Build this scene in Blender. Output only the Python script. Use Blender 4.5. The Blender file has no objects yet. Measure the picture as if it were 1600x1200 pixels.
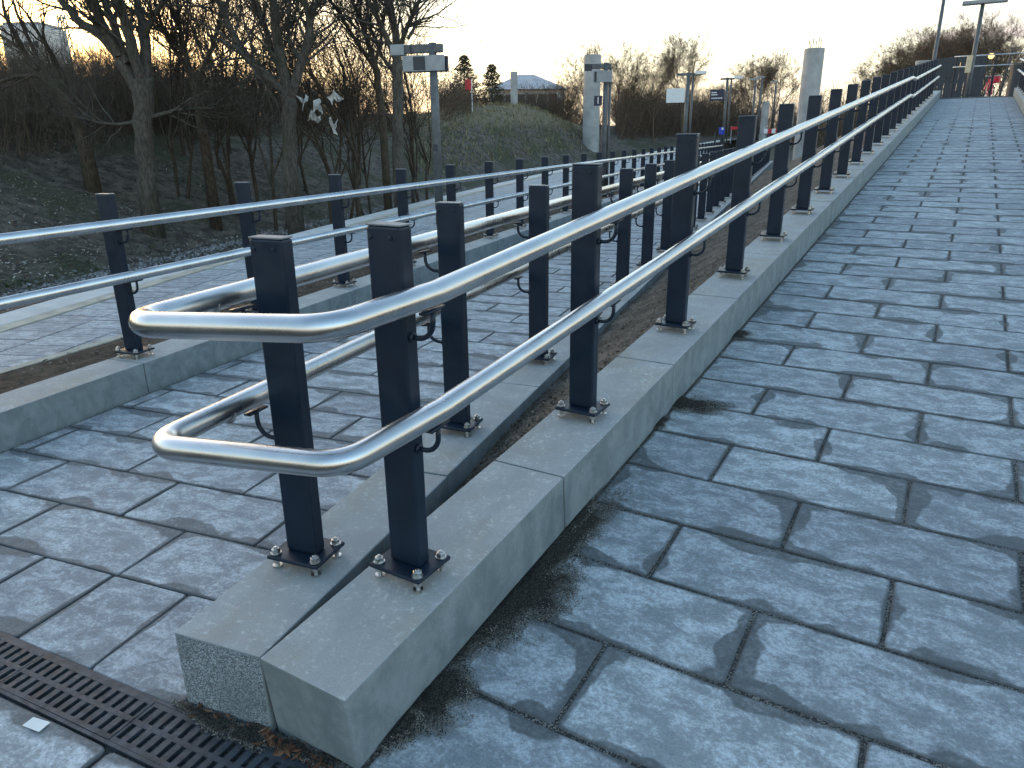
import bpy, bmesh, math, random
from mathutils import Vector, Matrix
random.seed(7)
SC = bpy.context.scene
COL = SC.collection
rad = math.radians

# ------------------------------------------------------------------ camera
CAM_Z = 1.545
PITCH, ROLL, FPX = rad(18.87), rad(-0.694), 1120.3
_r = Vector((1, 0, 0)); _f = Vector((0, math.cos(PITCH), -math.sin(PITCH))); _u = _r.cross(_f)
CR = math.cos(ROLL) * _r + math.sin(ROLL) * _u
CU = -math.sin(ROLL) * _r + math.cos(ROLL) * _u
cam_d = bpy.data.cameras.new('camera'); cam = bpy.data.objects.new('camera', cam_d); COL.objects.link(cam)
cam_d.sensor_width = 36.0; cam_d.lens = FPX / 1600 * 36.0; cam_d.clip_end = 3000; cam_d.clip_start = 0.05
M = Matrix((CR, CU, -_f)).transposed().to_4x4(); M.translation = (0, 0, CAM_Z)
cam.matrix_world = M
SC.camera = cam

# ------------------------------------------------------------------ sky, sun, exposure
SUN_AZ, SUN_EL = rad(-37), rad(3.2)          # azimuth from +Y, negative = to the left
W = bpy.data.worlds.new('World'); SC.world = W; W.use_nodes = True
nt = W.node_tree; nt.nodes.clear()
sky = nt.nodes.new('ShaderNodeTexSky'); sky.sky_type = 'NISHITA'; sky.sun_disc = False
sky.sun_elevation = SUN_EL; sky.sun_rotation = SUN_AZ; sky.air_density = 1.0; sky.dust_density = 1.5; sky.ozone_density = 1.55
bg = nt.nodes.new('ShaderNodeBackground'); bg.inputs[1].default_value = 0.15
wo = nt.nodes.new('ShaderNodeOutputWorld')
def _wn(t, **kw):
    o = nt.nodes.new('ShaderNode' + t)
    for k, v in kw.items(): setattr(o, k, v)
    return o
_tc = _wn('TexCoord'); _sx = _wn('SeparateXYZ'); nt.links.new(_tc.outputs['Generated'], _sx.inputs[0])
_veil = _wn('MapRange', interpolation_type='SMOOTHSTEP')          # thin pale cloud veil low in the sky, all round
for i, v in ((1, 0.0), (2, 0.36), (3, .78), (4, 0.0)): _veil.inputs[i].default_value = v
nt.links.new(_sx.outputs[2], _veil.inputs[0])
_mix = _wn('Mix', data_type='RGBA'); _mix.inputs[7].default_value = (1.5, 1.32, 1.12, 1)
nt.links.new(_veil.outputs[0], _mix.inputs[0]); nt.links.new(sky.outputs[0], _mix.inputs[6])
_mp = _wn('Mapping'); _mp.inputs['Scale'].default_value = (1.6, 1.6, 16.0); nt.links.new(_tc.outputs['Generated'], _mp.inputs[0])
_nz = _wn('TexNoise'); _nz.inputs['Scale'].default_value = 1.7; _nz.inputs['Detail'].default_value = 5; nt.links.new(_mp.outputs[0], _nz.inputs[0])
_cl = _wn('MapRange', interpolation_type='SMOOTHSTEP')
for i, v in ((1, .54), (2, .70), (3, 0.0), (4, .72)): _cl.inputs[i].default_value = v
nt.links.new(_nz.outputs['Fac'], _cl.inputs[0])
_lo = _wn('MapRange', interpolation_type='SMOOTHSTEP')
for i, v in ((1, .30), (2, .10), (3, 0.0), (4, 1.0)): _lo.inputs[i].default_value = v
nt.links.new(_sx.outputs[2], _lo.inputs[0])
_mu = _wn('Math', operation='MULTIPLY'); nt.links.new(_cl.outputs[0], _mu.inputs[0]); nt.links.new(_lo.outputs[0], _mu.inputs[1])
_mc = _wn('Mix', data_type='RGBA'); _mc.inputs[7].default_value = (.72, .58, .62, 1)      # lavender bars of cloud
nt.links.new(_mu.outputs[0], _mc.inputs[0]); nt.links.new(_mix.outputs[2], _mc.inputs[6])
nt.links.new(_mc.outputs[2], bg.inputs[0]); nt.links.new(bg.outputs[0], wo.inputs[0])
sun_d = bpy.data.lights.new('sun', 'SUN'); sun_d.energy = 0.2; sun_d.angle = rad(12); sun_d.color = (1.0, 0.72, 0.45)
sun = bpy.data.objects.new('sun', sun_d); COL.objects.link(sun)
sd = Vector((math.sin(SUN_AZ) * math.cos(SUN_EL), math.cos(SUN_AZ) * math.cos(SUN_EL), math.sin(SUN_EL)))
sun.rotation_euler = sd.to_track_quat('Z', 'Y').to_euler(); sun.location = (-20, 30, 20)
vs = SC.view_settings; vs.view_transform = 'Standard'; vs.look = 'None'; vs.gamma = 1.0; vs.exposure = 2.95
vs.use_curve_mapping = False
cy = SC.cycles; cy.max_bounces = 6; cy.diffuse_bounces = 3; cy.glossy_bounces = 3; cy.transmission_bounces = 2; cy.transparent_max_bounces = 6; cy.use_adaptive_sampling = True; cy.adaptive_threshold = .02

# ------------------------------------------------------------------ helpers
def ray(px, py):
    return _f + CR * ((px - 800) / FPX) - CU * ((py - 600) / FPX)
def P(px, py, Y):
    v = ray(px, py); return v * (Y / v.y) + Vector((0, 0, CAM_Z))
def G(px, py, z):
    v = ray(px, py); return v * ((z - CAM_Z) / v.z) + Vector((0, 0, CAM_Z))
def tag(o, label=None, cat=None, group=None, kind=None):
    if label: o['label'] = label
    if cat: o['category'] = cat
    if group: o['group'] = group
    if kind: o['kind'] = kind
    return o
def link(name, me, mat=None, parent=None, loc=None, rot=None):
    o = bpy.data.objects.new(name, me)
    if mat is not None and me is not None and len(me.materials) == 0: me.materials.append(mat)
    COL.objects.link(o)
    if parent is not None: o.parent = parent
    if loc is not None: o.location = loc
    if rot is not None: o.rotation_euler = rot
    return o
def empty(name, loc=(0, 0, 0), rz=0.0):
    o = bpy.data.objects.new(name, None); COL.objects.link(o); o.location = loc; o.rotation_euler = (0, 0, rz)
    o.empty_display_size = 0.1; return o
def copy_tree(o, parent=None):
    c = o.copy(); COL.objects.link(c); c.parent = parent
    for ch in list(o.children): copy_tree(ch, c)
    return c
class MB:
    """collects vertices and faces of one mesh"""
    def __init__(s): s.v = []; s.f = []; s.m = []
    def add(s, vs, fs, mi=0):
        b = len(s.v); s.v += [tuple(p) for p in vs]; s.f += [tuple(i + b for i in f) for f in fs]; s.m += [mi] * len(fs)
    def box(s, x0, x1, y0, y1, z0, z1, T=None, mi=0):
        vs = [Vector((x, y, z)) for z in (z0, z1) for y in (y0, y1) for x in (x0, x1)]
        if T is not None: vs = [T @ p for p in vs]
        s.add(vs, [(0, 2, 3, 1), (4, 5, 7, 6), (0, 1, 5, 4), (2, 6, 7, 3), (0, 4, 6, 2), (1, 3, 7, 5)], mi)
    def tube(s, pts, radii, n=8, cap=True, mi=0):
        pts = [Vector(p) for p in pts]
        if not hasattr(radii, '__len__'): radii = [radii] * len(pts)
        t0 = (pts[1] - pts[0]).normalized()
        ref = Vector((0, 0, 1)) if abs(t0.z) < .9 else Vector((1, 0, 0))
        x = t0.cross(ref).normalized(); b = len(s.v)
        for i, p in enumerate(pts):
            if i == 0: t = t0
            elif i == len(pts) - 1: t = (pts[i] - pts[i - 1]).normalized()
            else:
                t = (pts[i + 1] - pts[i]).normalized() + (pts[i] - pts[i - 1]).normalized()
                t = t.normalized() if t.length > 1e-6 else t0
            x = (x - t * x.dot(t))
            x = x.normalized() if x.length > 1e-6 else t.orthogonal().normalized()
            y = t.cross(x)
            for k in range(n):
                a = 2 * math.pi * k / n
                q = p + (x * math.cos(a) + y * math.sin(a)) * radii[i]
                s.v.append((q.x, q.y, q.z))
        for i in range(len(pts) - 1):
            for k in range(n):
                k2 = (k + 1) % n
                s.f.append((b + i * n + k, b + i * n + k2, b + (i + 1) * n + k2, b + (i + 1) * n + k)); s.m.append(mi)
        if cap:
            s.f.append(tuple(b + k for k in reversed(range(n)))); s.m.append(mi)
            e = b + (len(pts) - 1) * n
            s.f.append(tuple(e + k for k in range(n))); s.m.append(mi)
    def mesh(s, name, smooth=False):
        me = bpy.data.meshes.new(name); me.from_pydata(s.v, [], s.f)
        if any(s.m): me.polygons.foreach_set('material_index', s.m)
        if smooth: me.polygons.foreach_set('use_smooth', [True] * len(me.polygons))
        me.update(); return me
    def build(s, name, mat, parent=None, loc=None, rot=None, smooth=False):
        return link(name, s.mesh(name, smooth), mat, parent, loc, rot)
def bevel_mesh(me, w, seg=1, smooth=False):
    bm = bmesh.new(); bm.from_mesh(me)
    bmesh.ops.bevel(bm, geom=list(bm.edges), offset=w, segments=seg, profile=.5, affect='EDGES', clamp_overlap=True)
    bmesh.ops.recalc_face_normals(bm, faces=bm.faces)
    bm.to_mesh(me); bm.free()
    if smooth: me.polygons.foreach_set('use_smooth', [True] * len(me.polygons))
    me.update(); return me
def bbox(x0, x1, y0, y1, z0, z1, w, name='b', seg=1):
    m = MB(); m.box(x0, x1, y0, y1, z0, z1); return bevel_mesh(m.mesh(name), w, seg)

# ------------------------------------------------------------------ materials
class N:
    def __init__(s, name, rough=.7, metal=0.0, spec=.5):
        s.mat = bpy.data.materials.new(name); s.mat.use_nodes = True
        s.t = s.mat.node_tree; s.p = s.t.nodes['Principled BSDF']
        s.p.inputs['Roughness'].default_value = rough; s.p.inputs['Metallic'].default_value = metal
        s.p.inputs['Specular IOR Level'].default_value = spec
    def n(s, typ, **kw):
        o = s.t.nodes.new('ShaderNode' + typ)
        for k, v in kw.items(): setattr(o, k, v)
        return o
    def l(s, a, b): s.t.links.new(a, b); return s
    def pos(s): return s.n('NewGeometry').outputs['Position']
    def obj(s): return s.n('TexCoord').outputs['Object']
    def rnd(s): return s.n('ObjectInfo').outputs['Random']
    def mapv(s, v, sc=(1, 1, 1), loc=(0, 0, 0)):
        m = s.n('Mapping'); m.inputs['Scale'].default_value = sc; m.inputs['Location'].default_value = loc; s.l(v, m.inputs[0]); return m.outputs[0]
    def noise(s, v, scale=5, detail=4, rough=.55, dist=0.0):
        o = s.n('TexNoise'); o.inputs['Scale'].default_value = scale; o.inputs['Detail'].default_value = detail
        o.inputs['Roughness'].default_value = rough; o.inputs['Distortion'].default_value = dist
        s.l(v, o.inputs['Vector']); return o.outputs['Fac']
    def vor(s, v, scale=50, out='Distance'):
        o = s.n('TexVoronoi'); o.inputs['Scale'].default_value = scale; s.l(v, o.inputs['Vector']); return o.outputs[out]
    def mr(s, v, a, b, c=0.0, d=1.0, smooth=True):
        o = s.n('MapRange'); o.interpolation_type = 'SMOOTHSTEP' if smooth else 'LINEAR'
        for i, x in ((1, a), (2, b), (3, c), (4, d)):
            if hasattr(x, 'links'): s.l(x, o.inputs[i])
            else: o.inputs[i].default_value = x
        s.l(v, o.inputs[0]); return o.outputs[0]
    def math(s, op, a, b=None, c=None):
        o = s.n('Math', operation=op)
        for i, x in enumerate((a, b, c)):
            if x is None: continue
            if hasattr(x, 'links'): s.l(x, o.inputs[i])
            else: o.inputs[i].default_value = x
        return o.outputs[0]
    def mix(s, f, a, b, blend='MIX'):
        o = s.n('Mix', data_type='RGBA', blend_type=blend)
        for sock, x in ((o.inputs[0], f), (o.inputs[6], a), (o.inputs[7], b)):
            if hasattr(x, 'links'): s.l(x, sock)
            elif isinstance(x, (int, float)): sock.default_value = x
            else: sock.default_value = (*x, 1)
        return o.outputs[2]
    def col(s, c):
        if hasattr(c, 'links'): s.l(c, s.p.inputs['Base Color'])
        else: s.p.inputs['Base Color'].default_value = (*c, 1)
        return s
    def rough(s, v): s.l(v, s.p.inputs['Roughness']); return s
    def bump(s, h, strength=.3, dist=.01):
        b = s.n('Bump'); b.inputs['Strength'].default_value = strength; b.inputs['Distance'].default_value = dist
        s.l(h, b.inputs['Height']); s.l(b.outputs[0], s.p.inputs['Normal']); return s
def plain(name, c, rough=.6, metal=0.0, var=.25, scale=8, bump=0.0):
    m = N(name, rough, metal); p = m.pos()
    a = m.noise(p, scale, 5)
    m.col(m.mix(m.mr(a, .3, .7), [x * (1 - var) for x in c], [min(1, x * (1 + var)) for x in c]))
    m.rough(m.mr(m.noise(p, scale * 3.1, 3), .2, .8, max(.05, rough - .1), min(1, rough + .1)))
    if bump: m.bump(m.noise(p, scale * 8, 4), bump, .004)
    return m.mat

def mat_slab(name, dark, light, wetmax, wetbias, kx=1.0, warm=(.078, .086, .09), WT=.42):
    m = N(name, .8); p = m.pos(); o = m.obj()
    r = m.rnd()
    off = m.n('VectorMath', operation='ADD'); cmb = m.n('CombineXYZ'); m.l(m.math('MULTIPLY', r, 37.0), cmb.inputs[0]); m.l(m.math('MULTIPLY', r, 11.0), cmb.inputs[1])
    m.l(o, off.inputs[0]); m.l(cmb.outputs[0], off.inputs[1]); ov = off.outputs[0]
    mott = m.noise(m.mapv(ov, (3.2, 5.2, 6)), 2.6, 4, .66, .5)
    streak = m.noise(m.mapv(ov, (36, 44, 40)), 1.5, 4, .76, .0)
    fine = m.noise(p, 130, 2, .75)
    big = m.noise(p, 1.7, 3)
    c = m.mix(m.mr(mott, .34, .66), dark, light)
    fr = m.math('ADD', m.math('MULTIPLY', streak, .62), m.math('MULTIPLY', mott, .55))
    c = m.mix(m.mr(m.math('ADD', fr, m.math('MULTIPLY', big, .18)), .62, .84, 0, .9), c, [min(1, x * 1.75) for x in light])
    c = m.mix(m.mr(fine, .42, .74, .0, .45), c, [x * .5 for x in dark])
    tint = m.mix(r, (.84, .845, .86), (1.12, 1.12, 1.1))
    c = m.mix(1.0, c, tint, 'MULTIPLY')
    # damp that creeps in from the joints: distance to the slab's edge against broad noise
    uv = m.n('UVMap', uv_map='half'); su = m.n('SeparateXYZ'); m.l(uv.outputs[0], su.inputs[0])
    so = m.n('SeparateXYZ'); m.l(o, so.inputs[0])
    dx = m.math('SUBTRACT', su.outputs[0], m.math('ABSOLUTE', so.outputs[0]))
    dy = m.math('SUBTRACT', su.outputs[1], m.math('ABSOLUTE', so.outputs[1]))
    ed = m.math('MINIMUM', m.math('MULTIPLY', dx, kx), dy)
    wob = m.noise(p, 3.1, 2, .5, .3); wob2 = m.noise(p, 15, 3, .65)
    thr = m.math('ADD', m.math('MULTIPLY', m.mr(wob, WT, .76, 0, 1), wetmax), m.math('MULTIPLY', m.math('SUBTRACT', wob2, .5), .045))
    thr = m.math('ADD', thr, wetbias)
    wet = m.math('SUBTRACT', 1.0, m.mr(ed, m.math('SUBTRACT', thr, .011), m.math('ADD', thr, .005)))
    c = m.mix(m.math('MULTIPLY', wet, m.mr(m.math('ADD', streak, wob2), .7, 1.3, .96, .68)), c, m.mix(fine, [x * .75 for x in warm], [x * 1.2 for x in warm]))
    rim = m.math('SUBTRACT', 1.0, m.mr(m.math('MINIMUM', dx, dy), .0, .014)); c = m.mix(m.math('MULTIPLY', rim, .6), c, [x * .3 for x in dark])
    spk = m.mr(m.vor(p, 230), .0, .10, .8, 0); c = m.mix(m.math('MULTIPLY', spk, m.mr(m.noise(p, 7, 2), .52, .62)), c, (.02, .02, .02))
    m.col(c); m.rough(m.math('SUBTRACT', m.mr(fine, .2, .8, .62, .9), m.math('MULTIPLY', wet, .06)))
    m.bump(fine, .4, .004)
    return m.mat
def mat_joint():
    m = N('joint_sand', .95); p = m.pos()
    v = m.vor(p, 240, 'Color'); s = m.n('SeparateColor'); m.l(v, s.inputs[0])
    g = m.mr(m.noise(p, 5, 4), .35, .7)
    c = m.mix(m.mr(s.outputs[0], .45, .75, 0, 1), (.028, .028, .028), m.mix(g, (.07, .068, .062), (.22, .205, .185)))
    m.col(c); m.bump(s.outputs[0], .8, .004); return m.mat
def mat_kerb(name='kerb_concrete', agg=False):
    m = N(name, .78); p = m.pos()
    a = m.noise(p, 4.5, 5, .65, .6); b = m.noise(p, 46, 4, .72); st = m.noise(m.mapv(p, (4.6, 4.6, 3.4)), 2.0, 5, .66, .5)
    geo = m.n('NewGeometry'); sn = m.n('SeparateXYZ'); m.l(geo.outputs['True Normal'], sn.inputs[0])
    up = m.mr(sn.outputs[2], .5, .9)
    c = m.mix(m.mr(a, .3, .7), (.265, .28, .29), (.385, .40, .405))
    warm = m.mix(m.mr(m.noise(p, 2.4, 5, .65), .47, .68), (.36, .36, .345), (.34, .295, .215))
    c = m.mix(m.math('MULTIPLY', up, .5), c, warm)
    c = m.mix(m.mr(m.math('ADD', b, m.math('MULTIPLY', a, .4)), .74, .92, 0, .7), c, (.58, .58, .57))
    side = m.mix(m.mr(st, .34, .68), (.115, .147, .16), (.215, .25, .265))  # upright faces coloured darker and bluer, painting in the shade on the kerb sides
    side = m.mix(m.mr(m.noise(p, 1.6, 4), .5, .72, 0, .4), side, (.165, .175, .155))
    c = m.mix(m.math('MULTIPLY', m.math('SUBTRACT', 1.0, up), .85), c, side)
    pit = m.mr(m.vor(p, 60), .0, .085, .85, 0); c = m.mix(m.math('MULTIPLY', pit, m.mr(m.noise(p, 9, 2), .55, .62)), c, (.04, .04, .04))
    c = m.mix(m.mr(m.noise(p, 260, 3), .45, .75, 0, .3), c, (.10, .10, .10))
    if agg:
        v = m.vor(p, 330, 'Color'); s = m.n('SeparateColor'); m.l(v, s.inputs[0])
        c = m.mix(m.mr(s.outputs[0], .25, .95), (.085, .10, .11), (.36, .40, .42)); c = m.mix(m.mr(a, .35, .7, 0, .5), c, (.10, .12, .13))
    m.col(c); m.bump(b, .35 if not agg else .6, .004); return m.mat
def mat_soil(name='soil', c0=(.035, .028, .022), c1=(.13, .10, .075), sc=1.0):
    m = N(name, .95, spec=.2); p = m.pos()
    a = m.noise(p, 3 * sc, 8, .7); b = m.noise(p, 28 * sc, 6, .7); v = m.vor(p, 45 * sc)
    c = m.mix(m.mr(m.math('ADD', m.math('MULTIPLY', a, .5), m.math('MULTIPLY', b, .5)), .38, .64), c0, c1)
    c = m.mix(m.mr(b, .6, .75, 0, .6), c, [min(1, x * 2.1) for x in c1])
    m.col(c); m.bump(m.math('ADD', b, v), .9, .03); return m.mat
def mat_rand(name, cols, rough=.85, scale=3.0):
    """colour picked at random for each loose piece of a mesh"""
    m = N(name, rough, spec=.25); g = m.n('NewGeometry')
    r = m.n('ValToRGB'); e = r.color_ramp.elements
    while len(e) < len(cols): e.new(.5)
    for i, c in enumerate(cols): e[i].position = i / (len(cols) - 1); e[i].color = (*c, 1)
    m.l(g.outputs['Random Per Island'], r.inputs[0]); m.col(r.outputs[0]); return m.mat
def mat_bark(name, c):
    m = N(name, .9, spec=.2); p = m.pos()
    a = m.noise(m.mapv(p, (1, 1, .25)), 22, 5, .65); b = m.noise(p, 1.6, 3)
    cc = m.mix(m.mr(a, .3, .7), [x * .55 for x in c], [x * 1.5 for x in c])
    cc = m.mix(m.mr(b, .5, .7, 0, .45), cc, (.055, .062, .035)); m.col(cc); m.bump(a, .6, .02); return m.mat
def mat_ground():
    m = N('bank_earth', .95, spec=.15); p = m.pos()
    a = m.noise(p, .35, 5, .6); b = m.noise(p, 3.2, 7, .7); d = m.noise(p, 26, 5, .7)
    c = m.mix(m.mr(b, .35, .68), (.075, .064, .055), (.21, .18, .148))
    c = m.mix(m.mr(a, .46, .62, 0, .8), c, m.mix(m.mr(d, .35, .7), (.05, .056, .034), (.12, .125, .07)))
    sp = m.n('SeparateXYZ'); m.l(p, sp.inputs[0])
    c = m.mix(m.math('MULTIPLY', m.mr(sp.outputs[2], 2.0, 2.9), m.mr(b, .3, .6, .4, 1)), c, m.mix(d, (.17, .14, .09), (.34, .28, .19)))
    c = m.mix(m.mr(d, .6, .78, 0, .5), c, (.17, .15, .11))
    m.col(c); m.bump(m.math('ADD', b, d), 1.0, .08); return m.mat

MT = {}
MT['slab_r'] = mat_slab('ramp_slab_concrete', (.215, .235, .25), (.30, .325, .345), .085, .004)
MT['slab_l'] = mat_slab('path_slab_concrete', (.25, .26, .275), (.345, .36, .375), .085, .004, 3.0, (.098, .106, .112), .35)
MT['tile'] = mat_slab('platform_tile_concrete', (.24, .25, .265), (.33, .345, .36), .01, -.01)
MT['joint'] = mat_joint()
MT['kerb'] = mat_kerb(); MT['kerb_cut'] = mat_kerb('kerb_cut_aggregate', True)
MT['soil'] = mat_soil(); MT['soil_dry'] = mat_soil('dry_soil', (.085, .07, .057), (.29, .245, .20), 1.4)
def mat_silt():
    m = N('damp_silt', .9, spec=.25); p = m.pos(); uv = m.n('UVMap', uv_map='rad'); su = m.n('SeparateXYZ'); m.l(uv.outputs[0], su.inputs[0]); r = su.outputs[0]
    v = m.vor(p, 330, 'Color'); sc = m.n('SeparateColor'); m.l(v, sc.inputs[0]); n1 = m.noise(p, 12, 4, .6); n2 = m.noise(p, 55, 3)
    pale = m.math('MULTIPLY', m.mr(m.math('ADD', r, m.math('MULTIPLY', m.math('SUBTRACT', n1, .5), .9)), .55, .95), m.mr(sc.outputs[1], .35, .6))
    c = m.mix(m.mr(sc.outputs[0], .3, .9), (.012, .012, .011), (.06, .055, .045)); c = m.mix(pale, c, m.mix(sc.outputs[2], (.14, .13, .115), (.40, .37, .32)))
    m.col(c); m.bump(sc.outputs[0], .8, .004)
    al = m.math('ADD', m.math('ADD', r, m.math('MULTIPLY', m.math('SUBTRACT', n1, .5), .9)), m.math('MULTIPLY', m.math('SUBTRACT', sc.outputs[2], .5), .55))
    al = m.math('LESS_THAN', al, .92); m.l(al, m.p.inputs['Alpha']); return m.mat
MT['moss'] = mat_silt()
MT['edge'] = plain('platform_edge_concrete', (.52, .51, .49), .8, var=.12, scale=3)
MT['tactile'] = plain('ochre_border_stone', (.42, .375, .30), .85, var=.2, scale=6)
MT['iron'] = plain('cast_iron', (.04, .05, .063), .6, .2, var=.4, scale=20, bump=.2)
MT['void'] = plain('drain_silt', (.012, .012, .012), .9)
m = N('brushed_steel', .3, 1.0); p_ = m.pos()
sm_ = m.noise(p_, 5, 4, .6)
m.col(m.mix(m.mr(sm_, .35, .7), (.52, .52, .525), (.63, .63, .63))); m.rough(m.mr(sm_, .3, .75, .24, .36)); MT['steel'] = m.mat
MT['bolt'] = plain('zinc_steel', (.50, .49, .47), .38, 1.0, var=.3, scale=60)
m = N('anthracite_paint', .42, spec=.35); p_ = m.pos()
m.col(m.mix(m.mr(m.noise(p_, 9, 5), .3, .7), (.0045, .0125, .026), (.008, .018, .035))); m.rough(m.mr(m.noise(p_, 14, 4), .3, .7, .33, .5)); m.bump(m.noise(p_, 420, 2), .05, .001)
MT['paint'] = m.mat
MT['cap'] = plain('cap_sheen_grey', (.17, .175, .185), .4, var=.12)  # paler than the posts: bright sky reflected on the tops, put into the colour
MT['bark'] = mat_bark('grey_bark', (.08, .071, .06)); MT['bark2'] = mat_bark('brown_bark', (.07, .054, .041)); MT['twig'] = mat_bark('twig_bark', (.13, .10, .075))
MT['twig_far'] = mat_bark('far_twig_bark', (.13, .095, .07))
MT['ground'] = mat_ground()
MT['concrete'] = plain('pier_concrete', (.36, .36, .355), .85, var=.16, scale=1.6, bump=.1)
MT['mast'] = plain('galvanised_mast', (.11, .115, .12), .55, .3, var=.2)
MT['navy'] = plain('navy_sign_face', (.010, .016, .05), .4, var=.1)
MT['white'] = plain('white_sign_face', (.75, .75, .73), .6, var=.04)
MT['grey'] = plain('grey_sheet', (.30, .31, .32), .55, var=.12)
MT['dark'] = plain('dark_sheet', (.03, .035, .045), .5, var=.2)
MT['ballast'] = mat_rand('ballast_stone', [(.10, .10, .10), (.20, .20, .21), (.32, .32, .33), (.24, .22, .2)])
MT['rail'] = plain('rusty_rail', (.10, .065, .045), .6, .5, var=.4, scale=20)
MT['leaf'] = mat_rand('fallen_leaf', [(.09, .06, .04), (.20, .14, .09), (.32, .26, .19), (.52, .49, .44), (.15, .10, .06)])
MT['ivy'] = mat_rand('ground_ivy', [(.02, .032, .014), (.045, .065, .026), (.07, .09, .04), (.09, .075, .05)])
MT['grass'] = mat_rand('winter_grass', [(.09, .085, .04), (.17, .145, .08), (.26, .215, .13), (.32, .27, .17)])
MT['grit'] = mat_rand('grit_grain', [(.03, .03, .03), (.12, .11, .10), (.28, .26, .23), (.42, .39, .34), (.05, .05, .05)])
MT['clod'] = mat_rand('soil_clod', [(.05, .04, .03), (.15, .12, .09), (.27, .225, .175), (.10, .078, .06)])
MT['plastic'] = plain('torn_plastic', (.46, .45, .43), .6, var=.25, scale=14)
MT['red'] = plain('red_paint', (.55, .025, .04), .5, var=.15)
MT['needle'] = mat_rand('conifer_needles', [(.045, .05, .03), (.09, .09, .055), (.15, .125, .085)])
MT['roof'] = plain('pale_roof_sheet', (.42, .40, .41), .7, var=.1, scale=1)
MT['wall'] = plain('pale_render', (.62, .58, .55), .9, var=.1, scale=1)
MT['blue'] = plain('blue_sign_face', (.02, .05, .42), .4, var=.1)

# ------------------------------------------------------------------ frames of the two walks
def frame(yaw, slope):
    d = Vector((math.sin(yaw), math.cos(yaw), slope)); c = Vector((math.cos(yaw), -math.sin(yaw), 0)); return d, c
dR, cR = frame(.5460625, .09108); dL, cL = frame(.3661263, 0.0)
OR = Vector((-.3166, 1.8933, .2928)); OL = Vector((-.6769, 2.0408, .2444)); OF = Vector((-2.5151, 4.6088, .2034))
SPR, SPL, SPF = 1.2, 1.176, 1.2461
Z = Vector((0, 0, 1))
def PR(u, v, h=0.0): return OR + dR * u + cR * v + Z * h      # h above kerb top
def PL(u, v, h=0.0): return OL + dL * u + cL * v + Z * h
def PF(u, v, h=0.0): return OF + dL * u + cL * v + Z * h
HR, HL, HF = -.235, -.2444, -.2034                             # walking surface below each kerb top
def fmat(d, c, o):
    y = d.normalized(); x = c; z = x.cross(y)
    m = Matrix((x, y, z)).transposed().to_4x4(); m.translation = o; return m
FR, FL, FF = fmat(dR, cR, OR), fmat(dL, cL, OL), fmat(dL, cL, OF)
KR = dR.length                                                 # metres along the slope for one metre of u

# ------------------------------------------------------------------ ground and railway cutting
def x_edge(y):
    q = y - 10.6; qq = min(max(q, -8), 60)
    return -4.6 + q * .190 + .0046 * qq * qq + (.552 * (q - 60) if q > 60 else 0)
def tdist(x, y):
    s = .19 + .0092 * min(max(y - 10.6, -8), 60); return (x_edge(y) - x) / math.sqrt(1 + s * s)
def z_plat(y): return -.10 + .0005 * max(0, min(y, 70) - 10) ** 2
def hash2(i, j):
    n = math.sin(i * 127.1 + j * 311.7) * 43758.5453; return n - math.floor(n)
def vnoise(x, y):
    i, j = math.floor(x), math.floor(y); a, b = x - i, y - j; a = a * a * (3 - 2 * a); b = b * b * (3 - 2 * b)
    return (hash2(i, j) * (1 - a) + hash2(i + 1, j) * a) * (1 - b) + (hash2(i, j + 1) * (1 - a) + hash2(i + 1, j + 1) * a) * b
def fbm(x, y): return vnoise(x, y) * .55 + vnoise(x * 2.1 + 7, y * 2.1) * .3 + vnoise(x * 4.3, y * 4.3 + 3) * .15
def sst(a, b, x):
    t = min(1, max(0, (x - a) / (b - a))); return t * t * (3 - 2 * t)
def z_ground(x, y):
    t = tdist(x, y)
    if t < .25: return -1.3 if t > -.6 else -1.3 + sst(.6, 1.2, -t) * (.75 + .9 * (z_plat(y) + .1))
    base = z_plat(y) - .95
    if t < 4.9: return base - .05
    top = 1.75 + .9 * fbm(x * .07, y * .07) + .5 * sst(15, 40, y)
    r = sst(4.9, 12.5, t); r = .4 * r + .6 * min(1, (t - 4.9) / 7.2)
    z = base - .05 + (top - base) * r
    z += (fbm(x * .9, y * .9) - .5) * .35 * sst(5.0, 7, t) + (fbm(x * .25, y * .25) - .5) * .7 * sst(7, 12, t)
    z += 1.75 * math.exp(-((x - 1.8) / 6.5) ** 2 - ((y - 54) / 11) ** 2) * sst(5, 10, t)
    return z
def axis(lo, hi, f0, f1, fine, grow):
    a = [f0]; st = fine
    while a[-1] < f1: a.append(a[-1] + fine)
    st = fine
    while a[-1] < hi: st *= grow; a.append(a[-1] + st)
    st = fine; b = []
    x = f0
    while x > lo: st *= grow; x -= st; b.append(x)
    return list(reversed(b)) + a
gx = axis(-700, 900, -24, 14, .45, 1.22); gy = axis(-40, 1500, 4, 48, .45, 1.22)
mb = MB(); nx = len(gx)
for y in gy:
    for x in gx: mb.v.append((x, y, z_ground(x, y)))
for j in range(len(gy) - 1):
    for i in range(nx - 1):
        mb.f.append((j * nx + i, j * nx + i + 1, (j + 1) * nx + i + 1, (j + 1) * nx + i)); mb.m.append(0)
tag(mb.build('ground', MT['ground'], smooth=True), kind='structure')

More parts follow.
